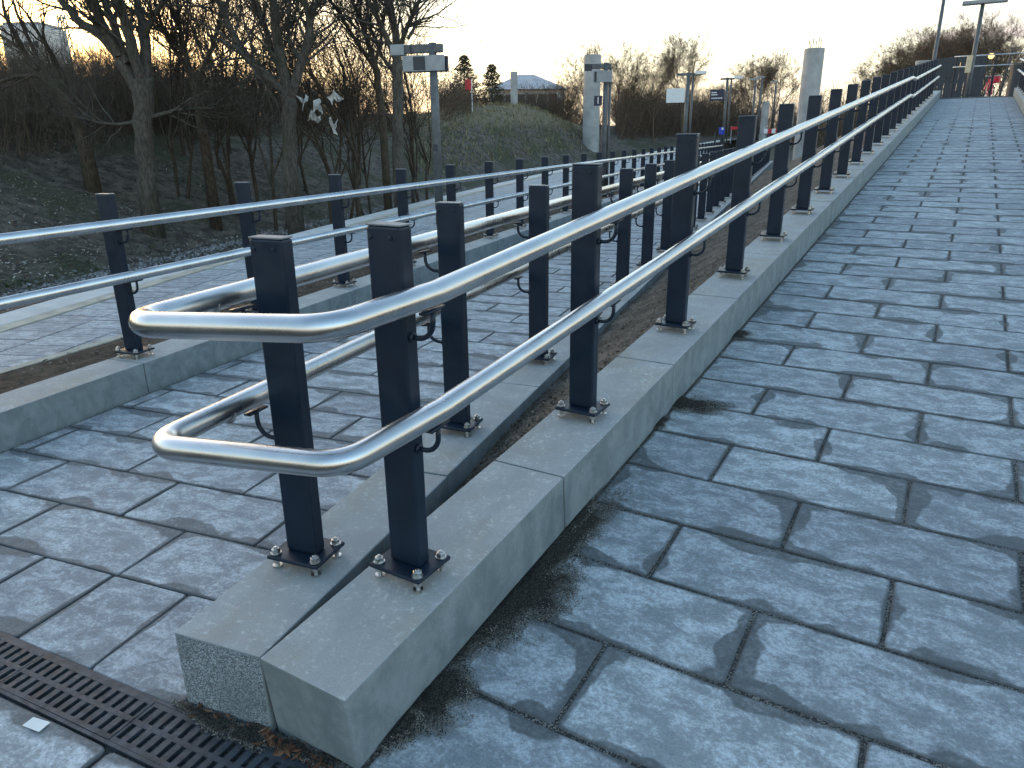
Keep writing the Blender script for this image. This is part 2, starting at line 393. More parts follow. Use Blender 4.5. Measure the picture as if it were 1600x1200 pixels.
# ------------------------------------------------------------------ slabs
def slab_mesh(quad, name, t=.05, ch=.004, rr=.012, wav=.0022, seed=0, half=None):
    """a paving slab with worn edges from four corners (local x, y); top at z = 0"""
    rn = random.Random(seed); q = [Vector((a, b)) for a, b in quad]; ring = []
    for i in range(4):
        a, b, c = q[i - 1], q[i], q[(i + 1) % 4]
        e0 = (a - b).normalized(); e1 = (c - b).normalized(); r2 = rr * rn.uniform(.5, 1.7)
        ring += [b + e0 * r2, b + (e0 + e1) * r2 * .3, b + e1 * r2]
        L = (c - b).length; k = 3 if L > .5 else (1 if L > .2 else 0)
        nrm = Vector((-e1.y, e1.x))
        for s in range(k): ring.append(b + e1 * (L * (s + 1) / (k + 1)) + nrm * rn.uniform(-wav, wav))
    n = len(ring); cx = sum((p for p in ring), Vector((0, 0))) / n
    vs = []
    for (ins, z) in ((0, -t), (0, -ch), (ch, 0)):
        for p in ring:
            d = (cx - p).normalized(); pp = p + d * ins * 1.3; vs.append((pp.x, pp.y, z))
    fs = [tuple(2 * n + k for k in range(n))]
    for r in (0, 1):
        for k in range(n): k2 = (k + 1) % n; fs.append((r * n + k, r * n + k2, (r + 1) * n + k2, (r + 1) * n + k))
    me = bpy.data.meshes.new(name); me.from_pydata(vs, [], fs)
    bm = bmesh.new(); bm.from_mesh(me); bmesh.ops.recalc_face_normals(bm, faces=bm.faces); bm.to_mesh(me); bm.free()
    if half is None: half = (max(abs(p.x) for p in q), max(abs(p.y) for p in q))
    uv = me.uv_layers.new(name='half')
    uv.data.foreach_set('uv', [half[0], half[1]] * len(me.loops))
    me.update(); return me
def pave(root, F, surf_h, rows, u_first, pitch, vlo, vhi, mod, offs, mat, nind, joint=.011, pref='slab', tilt=.0022, seed=1, trim=None):
    """rows of running-bond slabs in frame F (x across, y along); rows past nind are joined into one mesh"""
    rn = random.Random(seed); var = []
    hx, hy = mod / 2 - joint / 2, pitch / 2 - joint / 2
    for k in range(8): 
        me = slab_mesh([(-hx, -hy), (hx, -hy), (hx, hy), (-hx, hy)], pref, seed=seed * 100 + k); me.materials.append(mat); var.append(me)
    cuts = {}; far = MB(); cnt = 0; faruv = []
    for r in range(rows):
        u0 = u_first + r * pitch; v = offs[r % 2]
        while v - mod > vlo: v -= mod
        edges = [vlo]
        stp = mod / 2 if (trim and r == 0) else mod          # half slabs in the row cut to the drain
        while v < vhi:
            if v > vlo + .04: edges.append(v)
            v += stp
        if vhi - edges[-1] < .04: edges.pop()
        edges.append(vhi)
        for a, b in zip(edges, edges[1:]):
            w = b - a; full = abs(w - mod) < .01
            loc = F @ Vector(((a + b) / 2, (u0 + pitch / 2), surf_h + rn.uniform(-.0025, .0015)))
            lp = None
            if trim and r == 0:
                la, lb = trim(a + joint / 2), trim(b - joint / 2)
                cy = u0 + pitch / 2; cx = (a + b) / 2
                lp = [(a + joint / 2 - cx, la - cy), (b - joint / 2 - cx, lb - cy), (b - joint / 2 - cx, hy), (a + joint / 2 - cx, hy)]
            if r < nind or lp:
                if lp: me = slab_mesh(lp, pref, seed=r * 31 + int(a * 100)); me.materials.append(mat)
                elif full: me = rn.choice(var)
                else:
                    key = round(w, 2)
                    if key not in cuts:
                        h2 = w / 2 - joint / 2
                        me = slab_mesh([(-h2, -hy), (h2, -hy), (h2, hy), (-h2, hy)], pref, seed=int(w * 1000)); me.materials.append(mat); cuts[key] = me
                    me = cuts[key]
                o = bpy.data.objects.new(pref, me); COL.objects.link(o); o.parent = root
                Rm = F.to_3x3() @ Matrix.Rotation(rn.uniform(-tilt, tilt), 3, 'X') @ Matrix.Rotation(rn.uniform(-tilt, tilt), 3, 'Y') @ Matrix.Rotation(rn.uniform(-.002, .002) + (math.pi if full and not lp and rn.random() < .5 else 0), 3, 'Z')
                m4 = Rm.to_4x4(); m4.translation = loc; o.matrix_world = m4; cnt += 1
            else:
                h2 = w / 2 - joint / 2; n0 = len(far.f)
                T = F.to_3x3().to_4x4(); T.translation = loc
                far.box(-h2, h2, -hy, hy, -.05, 0, T); 
                faruv += [900, 900] * 24
    if far.f:
        me = far.mesh(pref); uv = me.uv_layers.new(name='half'); uv.data.foreach_set('uv', faruv)
        tag(link('distant_' + pref + '_field', me, mat, root), kind='stuff')
    return cnt
def sheet(name, pts, mat, thick=.3, parent=None):
    m = MB(); n = len(pts); m.v = [tuple(p) for p in pts] + [(p[0], p[1], p[2] - thick) for p in pts]
    m.add([], []); m.f = [tuple(range(n)), tuple(range(2 * n - 1, n - 1, -1))] + [(i, n + i, n + (i + 1) % n, (i + 1) % n) for i in range(n)]; m.m = [0] * len(m.f)
    return m.build(name, mat, parent)
RW = 2.30                                                       # right edge of the ramp
ramp = sheet('ramp', [PR(u, v, HR - .0065) for u, v in ((-.85, .10), (-.85, RW + .05), (29.3, RW + .05), (29.3, .10))], MT['joint'], .6)
tag(ramp, kind='structure')
nR = pave(ramp, FR, HR, 84, (.23 - 3 * .349) * KR, .349 * KR, .172, RW, .725, (.545, .91), MT['slab_r'], 60, joint=.013, seed=3)
path = sheet('path', [PL(u, v, HL - .009) for u, v in ((-.53, -2.50), (-.53, -.10), (44, -.10), (44, -2.50))], MT['joint'], .4)
tag(path, kind='structure')
nvec = Vector((.426, .905, 0)).normalized()
def trimL(v): return -.470 - .074 * v
pave(path, FL, HL, 128, -.36, .346, -2.43, -.143, .725, (-.53, -.88), MT['slab_l'], 47, joint=.008, seed=5, trim=trimL)
landing = sheet('landing', [Vector(q) for q in ((-5.2, .2, -.012), (1.2, .2, -.012), (1.2, .99, -.012), (-.55, 1.78, -.012), (-5.2, 3.9, -.012))], MT['joint'], .3)
tag(landing, kind='structure')
YG = math.atan2(.426, .905); dG = Vector((math.sin(YG), math.cos(YG), 0)); cG = Vector((math.cos(YG), -math.sin(YG), 0))
FG = fmat(dG, cG, nvec * .918)
pave(landing, FG, 0.0, 2, -.70 - .008, .35, -2.65, 1.2, .725, (-.545, -.19), MT['slab_l'], 9, seed=9)

# ------------------------------------------------------------------ kerbs
def kerb(name, F, KU, v0, v1, u_start, joints, depth, label, cut_end=False, lab_only=None):
    root = empty(name, F.translation); tag(root, label, 'kerb')
    us = [u_start] + joints; cache = {}
    for i, (a, b) in enumerate(zip(us, us[1:])):
        L = (b - a) * KU - .006; key = (round(L, 3), i == 0)
        if key not in cache:
            me = bbox(v0, v1, -L / 2, L / 2, -depth, 0, .005, 'kerb_block', 2)
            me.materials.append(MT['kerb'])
            if i == 0 and cut_end:
                me.materials.append(MT['kerb_cut'])
                for pl in me.polygons:
                    if pl.normal.y < -.95: pl.material_index = 1
            cache[key] = me
        o = link('kerb_block', cache[key], None, root)
        m4 = F.to_3x3().to_4x4(); m4.translation = F @ Vector((random.uniform(-.0025, .0025), (a + b) / 2 * KU, random.uniform(-.002, .002)))
        o.matrix_world = Matrix.Identity(4); o.matrix_parent_inverse = Matrix.Translation(-F.translation); o.matrix_basis = m4
    return root
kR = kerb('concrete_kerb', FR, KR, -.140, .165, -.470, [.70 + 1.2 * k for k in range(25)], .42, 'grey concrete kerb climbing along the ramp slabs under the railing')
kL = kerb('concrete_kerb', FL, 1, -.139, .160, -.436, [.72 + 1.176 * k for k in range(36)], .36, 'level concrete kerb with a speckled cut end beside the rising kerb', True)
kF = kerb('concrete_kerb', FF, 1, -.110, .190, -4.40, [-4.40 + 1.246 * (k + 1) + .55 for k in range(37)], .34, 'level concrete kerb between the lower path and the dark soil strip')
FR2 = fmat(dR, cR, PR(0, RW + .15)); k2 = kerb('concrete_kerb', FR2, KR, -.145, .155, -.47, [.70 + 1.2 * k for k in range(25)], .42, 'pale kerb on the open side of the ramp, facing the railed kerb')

# ------------------------------------------------------------------ railings
PW, PD, PH = .056, .026, 1.005                                   # post half width across, half depth, height above plate
PT = .045                                                       # plate top above kerb
RV, HU, HLO, RR = .130, .825, .500, .0325                        # rail offset, heights above plate, radius
post_me = bbox(-PW, PW, -PD, PD, 0, PH - .006, .007, 'post', 2); post_me.materials.append(MT['paint'])
cap_me = bbox(-PW - .0004, PW + .0004, -PD - .0004, PD + .0004, PH - .0055, PH, .0025, 'cap', 2); cap_me.materials.append(MT['cap'])
plate_me = bbox(-.095, .095, -.080, .080, -.013, 0, .004, 'base_plate', 2); plate_me.materials.append(MT['paint'])
mb = MB()                                                       # anchor bolt: stud, nut, washers, levelling nut
mb.tube([(0, 0, -PT - .005), (0, 0, .0225), (0, 0, .0245)], [.0068, .0068, .0045], 12)
mb.tube([(0, 0, .001), (0, 0, .0045)], .0175, 16); mb.tube([(0, 0, .0045), (0, 0, .0165), (0, 0, .0185)], [.0142, .0142, .0115], 6)
mb.tube([(0, 0, -.030), (0, 0, -.0175)], .0120, 6); mb.tube([(0, 0, -PT + .0005), (0, 0, -PT + .004)], .016, 12)
bolt_me = mb.mesh('bolt'); bolt_me.materials.append(MT['bolt'])
mb = MB(); mb.tube([(0, -PD - .0035, 0), (0, -PD - .0028, 0), (0, -PD + .001, 0)], [.004, .0062, .0066], 12); screw_me = mb.mesh('screw'); screw_me.materials.append(MT['paint'])
def bracket_mesh(h, side, slope):
    m = MB(); pts = [(side * (PW - .004), 0, h - .118)]; rr = .05
    pts.append((side * (RV - rr), 0, h - .118))
    for k in range(1, 9):
        a = math.pi / 2 * k / 8; pts.append((side * (RV - rr + rr * math.sin(a)), 0, h - .118 + rr * (1 - math.cos(a))))
    pts.append((side * RV, 0, h - RR - .002)); m.tube(pts, .0075, 10)
    m.tube([(side * (PW - .001), 0, h - .118), (side * (PW + .008), 0, h - .118)], .014, 12)
    T = Matrix.Translation((side * RV, 0, h - RR - .004)) @ Matrix.Rotation(math.atan(slope), 4, 'X')
    m.box(-.012, .012, -.042, .042, -.002, .0045, T)
    me = m.mesh('bracket', True); me.materials.append(MT['paint']); return me
def rod(root, name, pts, smooth=True, n=20, r=RR):
    m = MB(); m.tube([Vector(p) for p in pts], r, n); return m.build(name, MT['steel'], root, smooth=True)
def fillet(pts, rads, n=8):
    out = [Vector(pts[0])]
    for i in range(1, len(pts) - 1):
        a, b, c = Vector(pts[i - 1]), Vector(pts[i]), Vector(pts[i + 1]); r = rads[i - 1]
        e0, e1 = (a - b).normalized(), (c - b).normalized(); ang = e0.angle(e1)
        d = min(r / math.tan(ang / 2), (a - b).length * .45, (c - b).length * .45)
        for k in range(n + 1):
            t = k / n; p0 = b + e0 * d; p2 = b + e1 * d
            out.append(p0 * (1 - t) ** 2 + b * 2 * t * (1 - t) + p2 * t * t)
    out.append(Vector(pts[-1])); return out
def add_post(root, base, yaw, side, brs, near, tilt=0.0):
    o = link('post', post_me, None, root); o.location = base; o.rotation_euler = (random.uniform(-.003, .003), tilt + random.uniform(-.003, .003), -yaw + random.uniform(-.008, .008))
    link('cap', cap_me, None, o); link('base_plate', plate_me, None, o)
    if near:
        for sx in (-.074, .074):
            for sy in (-.058, .058):
                b = link('bolt', bolt_me, None, o); b.location = (sx + random.uniform(-.003, .003), sy + random.uniform(-.003, .003), random.uniform(-.003, .003)); b.rotation_euler = (0, 0, random.uniform(0, 1))
        if near > 1:
            for sx in (-.041, .026): s_ = link('screw', screw_me, None, o); s_.location = (sx, 0, PH - .034)
    else:
        for sx in (-.074, .074): b = link('bolt', bolt_me, None, o); b.location = (sx, -.058, 0)
    for b in brs: link('bracket', b, None, o)
    return o
rail1 = empty('railing', OR - Z * .0); tag(rail1, 'looped steel handrails on dark posts along the ramp and the level kerb', 'railing')
rail1.location = (0, 0, 0)
brR = [bracket_mesh(HU, 1, .091), bracket_mesh(HLO, 1, .091)]; brR0 = [bracket_mesh(HU, 1, .03), bracket_mesh(HLO, 1, .03)]
brL = [bracket_mesh(HU, -1, 0), bracket_mesh(HLO, -1, 0)]
for k in range(23): add_post(rail1, PR(SPR * k, 0, PT), .5460625, 1, brR, 2 if k < 4 else (1 if k < 10 else 0))
for k in range(34): add_post(rail1, PL(SPL * k, 0, PT), .3661263, -1, brL, 2 if k < 4 else (1 if k < 9 else 0))
for h, nm in ((HU, 'upper_handrail'), (HLO, 'lower_handrail')):
    hh = h + PT
    uend = 26.7
    a = [PL(39.5, -RV, hh), PL(-.40, -RV, hh + .012)]
    b = [PR(-.37, RV, hh + .030), PR(.02, RV, hh + .004), PR(15.7, RV, hh), PR(16.5, RV, hh - .055), PR(uend, RV, hh - .02)]
    pts = fillet(a + b, (.10, .10, .35, .4, .4), 9)
    r_ = rod(rail1, nm, pts, n=56)
    for (u, fr) in ((-.12, PL), (7.75, PR)):          # welded sleeve joints
        v_ = RV if fr is PR else -RV
        m = MB(); c0 = fr(u, v_, hh); dd = (dR if fr is PR else dL).normalized(); m.tube([c0 - dd * .0012, c0 + dd * .0012], RR + .0003, 24)
        m.build('weld_seam', MT['bolt'], r_, smooth=True)
rail2 = empty('railing'); tag(rail2, 'steel handrails on dark posts between lower path and platform soil strip', 'railing')
brF = [bracket_mesh(HU, 1, 0), bracket_mesh(HLO, 1, 0)]
for k in range(-2, 32): add_post(rail2, PF(SPF * k, 0, PT), .3661263, 1, brF, 1 if -2 < k < 9 else 0)
for h, nm in ((HU, 'upper_handrail'), (HLO, 'lower_handrail')): rod(rail2, nm, [PF(-3.0, RV, h + PT), PF(13, RV, h + PT), PF(31.3 * SPF, RV, h + PT)], n=40)
rail3 = empty('railing'); tag(rail3, 'short steel handrail on dark posts at the open side of the ramp top', 'railing')
brR2 = [bracket_mesh(HU, -1, .091), bracket_mesh(HLO, -1, .091)]
for k in range(7): add_post(rail3, PR(22 + SPR * k, RW + .15, PT), .5460625, -1, brR2, 0)
for h, nm in ((HU, 'upper_handrail'), (HLO, 'lower_handrail')): rod(rail3, nm, [PR(21.6, RW + .15 - RV, h + PT), PR(29.6, RW + .15 - RV, h + PT)], n=12)

# ------------------------------------------------------------------ soil between the kerbs, soil strip, spills
def soil_grid(name, fn, nu, nv, mat, amp, kind='structure', sc=9):
    m = MB()
    for i in range(nu + 1):
        for j in range(nv + 1):
            p = fn(i / nu, j / nv); e = 1.0 if 0 < j < nv else .25
            p.z += (fbm(p.x * sc, p.y * sc) - .5) * amp * e; m.v.append(tuple(p))
    w = nv + 1
    for i in range(nu):
        for j in range(nv): m.f.append((i * w + j, i * w + j + 1, (i + 1) * w + j + 1, (i + 1) * w + j)); m.m.append(0)
    return tag(m.build(name, mat, smooth=True), kind=kind)
def wedge(s, t):
    u = -.2 + 30 * s ** 1.8
    a = PL(u, .155, -.135 + .08 * sst(.4, 1.8, u) + .012 * math.sin(u * 2)); ub = u * math.cos(.18) ; b = PR(ub, -.135, -.085 - .02 * math.sin(u * 1.3))
    p = a.lerp(b, t); g = sst(0, 1, t); p.z = a.z + (b.z - a.z) * (t * .6 + .4 * g); return p
soil_grid('soil_bank', wedge, 220, 14, MT['soil_dry'], .05)
def verge(s, t):
    u = -1.2 + 31 * s; a = PR(u, RW + .29, -.05); b = PR(u, RW + 7, 0); b.z = -.5; return a.lerp(b, t)
soil_grid('grass_verge', verge, 90, 16, MT['ground'], .06)
def strip(s, t):
    u = -4.6 + 46 * s; a = PF(u, -.10, -.13); b = PF(u, -1.52, 0); b.z = z_plat(b.y) + .005
    p = a.lerp(b, t); return p
soil_grid('soil_strip', strip, 200, 14, MT['soil'], .07)
rn = random.Random(3); mb = MB()
def clod(m, p, r, rn):
    T = [Vector((rn.uniform(-1, 1), rn.uniform(-1, 1), rn.uniform(-.6, 1))).normalized() * r * rn.uniform(.6, 1.2) for _ in range(4)]
    m.add([p + t for t in T], [(0, 1, 2), (0, 2, 3), (0, 3, 1), (1, 3, 2)])
for k in range(5200):
    s = rn.random() ** 1.1 * .62; t = rn.random(); p = wedge(s, t); clod(mb, p, rn.uniform(.004, .016), rn)
for k in range(1700):
    s = rn.uniform(.02, .4); t = rn.random(); p = strip(s, t); clod(mb, p, rn.uniform(.008, .028), rn)
tag(mb.build('soil_clods', MT['clod']), 'loose brown soil crumbs and chips between the kerbs', 'soil', kind='stuff')
def patch(m, fr, u, v, ru, rv, h0, seed, hgt=.007, ang=0, vmin=.166):
    rn = random.Random(seed); n = 30; ph = [rn.uniform(0, 6) for _ in range(4)]; vs = []
    for lv, (k, z) in enumerate(((1.25, .0012), (1.0, .002), (.72, hgt * .6), (.38, hgt))):
        for i in range(n):
            a = 2 * math.pi * i / n; w = 1 + .22 * math.sin(2 * a + ph[0]) + .16 * math.sin(3 * a + ph[1]) + .12 * math.sin(5 * a + ph[2])
            du, dv = math.cos(a) * ru * k * w, math.sin(a) * rv * k * w
            vs.append(fr(u + du, max(vmin, v + dv), h0 + z + .0006 * (seed % 5))); RADS.append(k)
    fs = [tuple(3 * n + i for i in range(n))]
    for r in (0, 1, 2):
        for i in range(n): i2 = (i + 1) % n; fs.append((r * n + i, r * n + i2, (r + 1) * n + i2, (r + 1) * n + i))
    m.add(vs, fs)
RADS = []
def silt(mb, name, label):
    me = mb.mesh(name, True); uv = me.uv_layers.new(name='rad')
    for l in me.loops: uv.data[l.index].uv = (RADS[l.vertex_index], 0)
    RADS.clear(); return tag(link(name, me, MT['moss']), label, 'silt', kind='stuff')
spill = MB(); grit = MB(); rn = random.Random(11)
SP = [(.46, .18, .50, .11, 1), (.30, .20, .22, .15, 2), (.78, .17, .2, .05, 3), (-.17, .20, .10, .12, 4), (-.28, .18, .10, .05, 5), (1.98, .22, .11, .17, 6), (1.72, .17, .07, .05, 7), (3.10, .18, .08, .10, 8)]
for (u, v, ru, rv, sdd) in SP: patch(spill, PR, u, v, ru, rv, HR, sdd)
silt(spill, 'damp_silt', 'dark damp silt lying along the foot of the ramp kerb')
def grain(m, p, r): clod(m, p, r, rn)
for k in range(5200):
    u, v, ru, rv, _ = rn.choice(SP[:6] + SP[:2] + [SP[3], SP[5]]); a = rn.uniform(0, 6.283); q = rn.uniform(.5, 1.25)
    uu, vv = u + math.cos(a) * ru * q, v + abs(math.sin(a)) * rv * q
    if vv < .17: continue
    grain(grit, PR(uu, vv, HR + .002 + (.004 if q < .9 else 0)), rn.uniform(.0015, .0036))
for k in range(2400):
    u = rn.uniform(-.5, 5); grain(grit, PR(u, .168 + abs(rn.gauss(0, .035)), HR + .001), rn.uniform(.001, .003))
for k in range(5200):
    r_ = rn.randint(0, 7); u = .23 - .349 * 3 + .349 * (r_ + 1); v = rn.uniform(.18, RW); grain(grit, PR(u + rn.gauss(0, .006), v, HR - .004 + rn.uniform(-.003, .003)), rn.uniform(.001, .0028))
for k in range(2600):
    r_ = rn.randint(0, 6); v = (.545 if r_ % 2 == 0 else .91) + .725 * rn.randint(0, 2); u = .23 - .349 * 3 + .349 * (r_ + rn.random()); grain(grit, PR(u, v + rn.gauss(0, .006), HR - .004 + rn.uniform(-.003, .003)), rn.uniform(.001, .0028))
for k in range(1800):
    u = rn.uniform(-.3, 3); grain(grit, PF(u - 1, .195 + abs(rn.gauss(0, .03)), HF + .002), rn.uniform(.0015, .004))
for k in range(2600):
    r_ = rn.randint(1, 5); u = -.36 + .346 * r_; grain(grit, PL(u + rn.gauss(0, .004), rn.uniform(-2.3, -.15), HL - .003), rn.uniform(.001, .0024))
tag(grit.build('grit', MT['grit']), 'pale and dark sand grains spilled over joints and slab edges', 'grit', kind='stuff')

# ------------------------------------------------------------------ drain, paper, leaves
drain = empty('drain_channel'); tag(drain, 'slotted iron drain grating set across the paving at the kerb ends', 'drain')
gw = .153; m = MB()
gl = .498
for (x0, x1) in ((-gw / 2, -gw / 2 + .015), (-.008, .008), (gw / 2 - .015, gw / 2)): m.box(-gl / 2, gl / 2, x0, x1, -.02, 0)
for row in ((-gw / 2 + .015, -.008), (.008, gw / 2 - .015)):
    n = 13
    for k in range(n + 1):
        x = -gl / 2 + gl * k / n; w = .0105 if 0 < k < n else .009; m.box(max(-gl / 2, x - w), min(gl / 2, x + w), row[0], row[1], -.019, -.0006)
grate_me = m.mesh('grate'); grate_me.materials.append(MT['iron'])
g0 = nvec * 1.0005
for k in range(9):
    o = link('grate', grate_me, None, drain); o.location = g0 + cG * (-4.2 + .5 * k + .28) + Z * random.uniform(.001, .003); o.rotation_euler = (0, 0, -YG + random.uniform(-.002, .002))
m = MB(); T = Matrix.Translation(g0 + cG * -2) @ Matrix.Rotation(-YG, 4, 'Z')
m.box(-2.4, 2.4, -gw / 2 - .012, -gw / 2 - .001, -.1, .0012, T); m.box(-2.4, 2.4, gw / 2 + .001, gw / 2 + .012, -.1, .0012, T); m.build('channel_rim', MT['iron'], drain)
m = MB(); m.box(-2.4, 2.4, -gw / 2 - .001, gw / 2 + .001, -.115, -.10, T); m.build('channel_bed', MT['void'], drain)
# the bed the channel lies in is cut by colour only below the slots
m = MB(); c = G(56, 1132, 0.003); pts = [G(52, 1121, .004), G(79, 1129, .004), G(61, 1144, .004), G(35, 1134, .004)]
m.v = [tuple(p) for p in pts] + [tuple(p + Z * .0016) for p in pts]; m.f = [(3, 2, 1, 0), (4, 5, 6, 7)] + [(i, (i + 1) % 4, 4 + (i + 1) % 4, 4 + i) for i in range(4)]; m.m = [0] * 6
tag(m.build('paper_slip', MT['white']), 'small white paper slip lying flat on the paving beside the drain', 'paper')
rn = random.Random(5); m = MB()
def leaf(m, p, L, rn, flat=.5):
    a = rn.uniform(0, 6.283); t = Vector((math.cos(a), math.sin(a), rn.uniform(-flat, flat))).normalized(); s = t.cross(Vector((rn.uniform(-flat, flat), rn.uniform(-flat, flat), 1))).normalized(); n_ = t.cross(s)
    w = L * rn.uniform(.28, .45)
    m.add([p - t * L * .5, p + s * w * .5 + n_ * L * .08, p + t * L * .5, p - s * w * .5 + n_ * L * .08], [(0, 1, 2), (0, 2, 3)])
for k in range(90):
    x = rn.uniform(-.02, .30); p = PR(-.47 - abs(rn.gauss(0, .022)) - .004, -.139 + x, 0); p.z = .006 + rn.uniform(0, .014); leaf(m, p, rn.uniform(.012, .04), rn)
for k in range(25):
    p = PL(-.436 - abs(rn.gauss(0, .03)), rn.uniform(-.1, .15), 0); p.z = .006 + rn.uniform(0, .01); leaf(m, p, rn.uniform(.01, .03), rn)
MT['leaf_dark'] = mat_rand('withered_leaf', [(.05, .025, .015), (.13, .06, .035), (.09, .04, .022), (.18, .10, .06)])
tag(m.build('fallen_leaves', MT['leaf_dark']), 'brown withered leaves gathered against the kerb ends by the drain', 'leaves', kind='stuff')
m = MB(); FE = lambda u, v, h: PL(u, v, h)
for i, (u, v, ru, rv) in enumerate(((-.465, -.02, .03, .13), (-.475, .12, .035, .08), (-.47, .26, .03, .12), (-.47, .38, .03, .08))): patch(m, FE, u, v, ru, rv, -.2444 + .002, 40 + i, .007, 0, -9)
silt(m, 'wet_dirt', 'black wet dirt in the corner below the two kerb ends')

# ------------------------------------------------------------------ platform
pts = [];ys = [2 + k * 1.5 for k in range(46)]
plat = MB()
for y in ys:
    xo = x_edge(y) ; q = OF + dL * ((y - OF.y) / dL.y) + cL * -1.42
    xi = q.x + (y - q.y) * math.tan(.3661263)
    plat.v += [(xo, y, z_plat(y) - .014), (max(xi, xo + 1.0), y, z_plat(y) - .014), (xo, y, -1.6)]
for i in range(len(ys) - 1):
    plat.f += [(3 * i, 3 * i + 1, 3 * i + 4, 3 * i + 3), (3 * i + 2, 3 * i, 3 * i + 3, 3 * i + 5)]; plat.m += [0, 0]
platform = tag(plat.build('platform', MT['joint']), kind='structure')
def yaw_e(y): return math.atan2(x_edge(y + .5) - x_edge(y - .5), 1.0)
# edge slabs, then tactile line, then tiles in bands along the edge
y = 3.0; k = 0
rn = random.Random(8)
while y < 62:
    L = 1.0 if y < 25 else 2.0
    a = yaw_e(y + L / 2); yc = y + L / 2 * math.cos(a)
    o = link('edge_slab', bbox(-.0, .42, -L / 2 + .004, L / 2 - .004, -.09, .014, .006, 'edge_slab'), MT['edge'], platform)
    o.location = (x_edge(yc) - .03, yc, z_plat(yc) + rn.uniform(-.002, .002)); o.rotation_euler = (math.atan((z_plat(yc + .5) - z_plat(yc - .5))), 0, -a)
    o = link('tactile_strip', bbox(.424, .60, -L / 2 + .004, L / 2 - .004, -.09, .012, .004, 'tactile_strip'), MT['tactile'], platform)
    o.location = (x_edge(yc) - .03, yc, z_plat(yc)); o.rotation_euler = (math.atan((z_plat(yc + .5) - z_plat(yc - .5))), 0, -a)
    y += L * math.cos(a)
tl, tw = .30, .52
tvar = []
for k in range(5):
    me = slab_mesh([(-tw / 2 + .004, -tl / 2 + .004), (tw / 2 - .004, -tl / 2 + .004), (tw / 2 - .004, tl / 2 - .004), (-tw / 2 + .004, tl / 2 - .004)], 'tile', seed=900 + k, wav=.001, rr=.005); me.materials.append(MT['tile']); tvar.append(me)
far = MB(); cnt = 0; faruv = []
for b in range(34):
    off = .605 + tw * (b + .5)
    s = 3.5 + (tl * .5 if b % 2 else 0)
    while s < 50:
        a = yaw_e(s); yc = s - off * math.sin(a); xc = x_edge(s) - .03 + off * math.cos(a)
        q = Vector((xc, yc, 0)) - OF; vF = q.dot(cL)
        if vF < -1.24 and yc > 2.5:
            sl = math.atan(z_plat(yc + .5) - z_plat(yc - .5))
            if s < 15 and cnt < 290:
                o = bpy.data.objects.new('tile', rn.choice(tvar)); COL.objects.link(o); o.parent = platform; o.location = (xc, yc, z_plat(yc) + rn.uniform(-.002, .002)); o.rotation_euler = (sl, 0, -a); cnt += 1
            else:
                T = Matrix.Translation((xc, yc, z_plat(yc))) @ Matrix.Rotation(-a, 4, 'Z') @ Matrix.Rotation(sl, 4, 'X'); far.box(-tw / 2 + .005, tw / 2 - .005, -tl / 2 + .005, tl / 2 - .005, -.04, 0, T); faruv += [900, 900] * 24
        s += tl
me = far.mesh('tile'); uv = me.uv_layers.new(name='half'); uv.data.foreach_set('uv', faruv)
tag(link('distant_tile_field', me, MT['tile'], platform), kind='stuff')
for k in range(44):                                             # border stones along the soil strip
    u = -4.4 + k * 1.0; o = link('border_stone', bbox(-.05, .05, -.494, .494, -.12, .02, .006, 'border_stone') if k == 0 else bst, MT['tactile'], platform)
    bst = o.data; p = PF(u + .5, -1.47, 0); p.z = z_plat(p.y) + .004; o.location = p; o.rotation_euler = (math.atan(z_plat(p.y + .5) - z_plat(p.y - .5)), 0, -.3661263)
# track beyond the edge
track = empty('railway_track'); tag(track, 'rusty railway track in stone ballast below the platform edge', 'track')
for off in (1.35, 2.85):
    m = MB(); prev = None
    for k in range(50):
        y = 2 + k * 1.6; a = yaw_e(y); p = Vector((x_edge(y) - off * math.cos(a), y + off * math.sin(a), z_plat(y) - .84)); m.v += [tuple(p + Vector((dx, 0, dz))) for dx, dz in ((-.035, 0), (-.035, .15), (.035, .15), (.035, 0))]
    for k in range(49):
        for j in range(3): m.f.append((4 * k + j, 4 * k + j + 1, 4 * k + 5 + j, 4 * k + 4 + j)); m.m.append(0)
    m.build('rail', MT['rail'], track)
sl_me = bbox(-1.25, 1.25, -.13, .13, -.2, 0, .02, 'sleeper'); sl_me.materials.append(MT['concrete'])
for k in range(70):
    y = 2 + k * .65; a = yaw_e(y); o = link('sleeper', sl_me, None, track); o.location = (x_edge(y) - 2.1 * math.cos(a), y + 2.1 * math.sin(a), z_plat(y) - .85); o.rotation_euler = (0, 0, -a)
m = MB(); rn = random.Random(21)
for k in range(15000):
    y = 3 + 42 * rn.random() ** 1.4; t = rn.uniform(.2, 5.3) if k % 3 else rn.uniform(4.0, 5.3); x = x_edge(y) - t * 1.02
    if t > 4.9 and rn.random() < (t - 4.9) * 2.5: continue
    p = Vector((x, y, z_ground(x, y) + .06 + .06 * sst(5.0, 4.2, t))); clod(m, p, rn.uniform(.03, .065), rn)
tag(m.build('ballast', MT['ballast']), 'grey ballast stones of the railway track bed', 'ballast', kind='stuff')

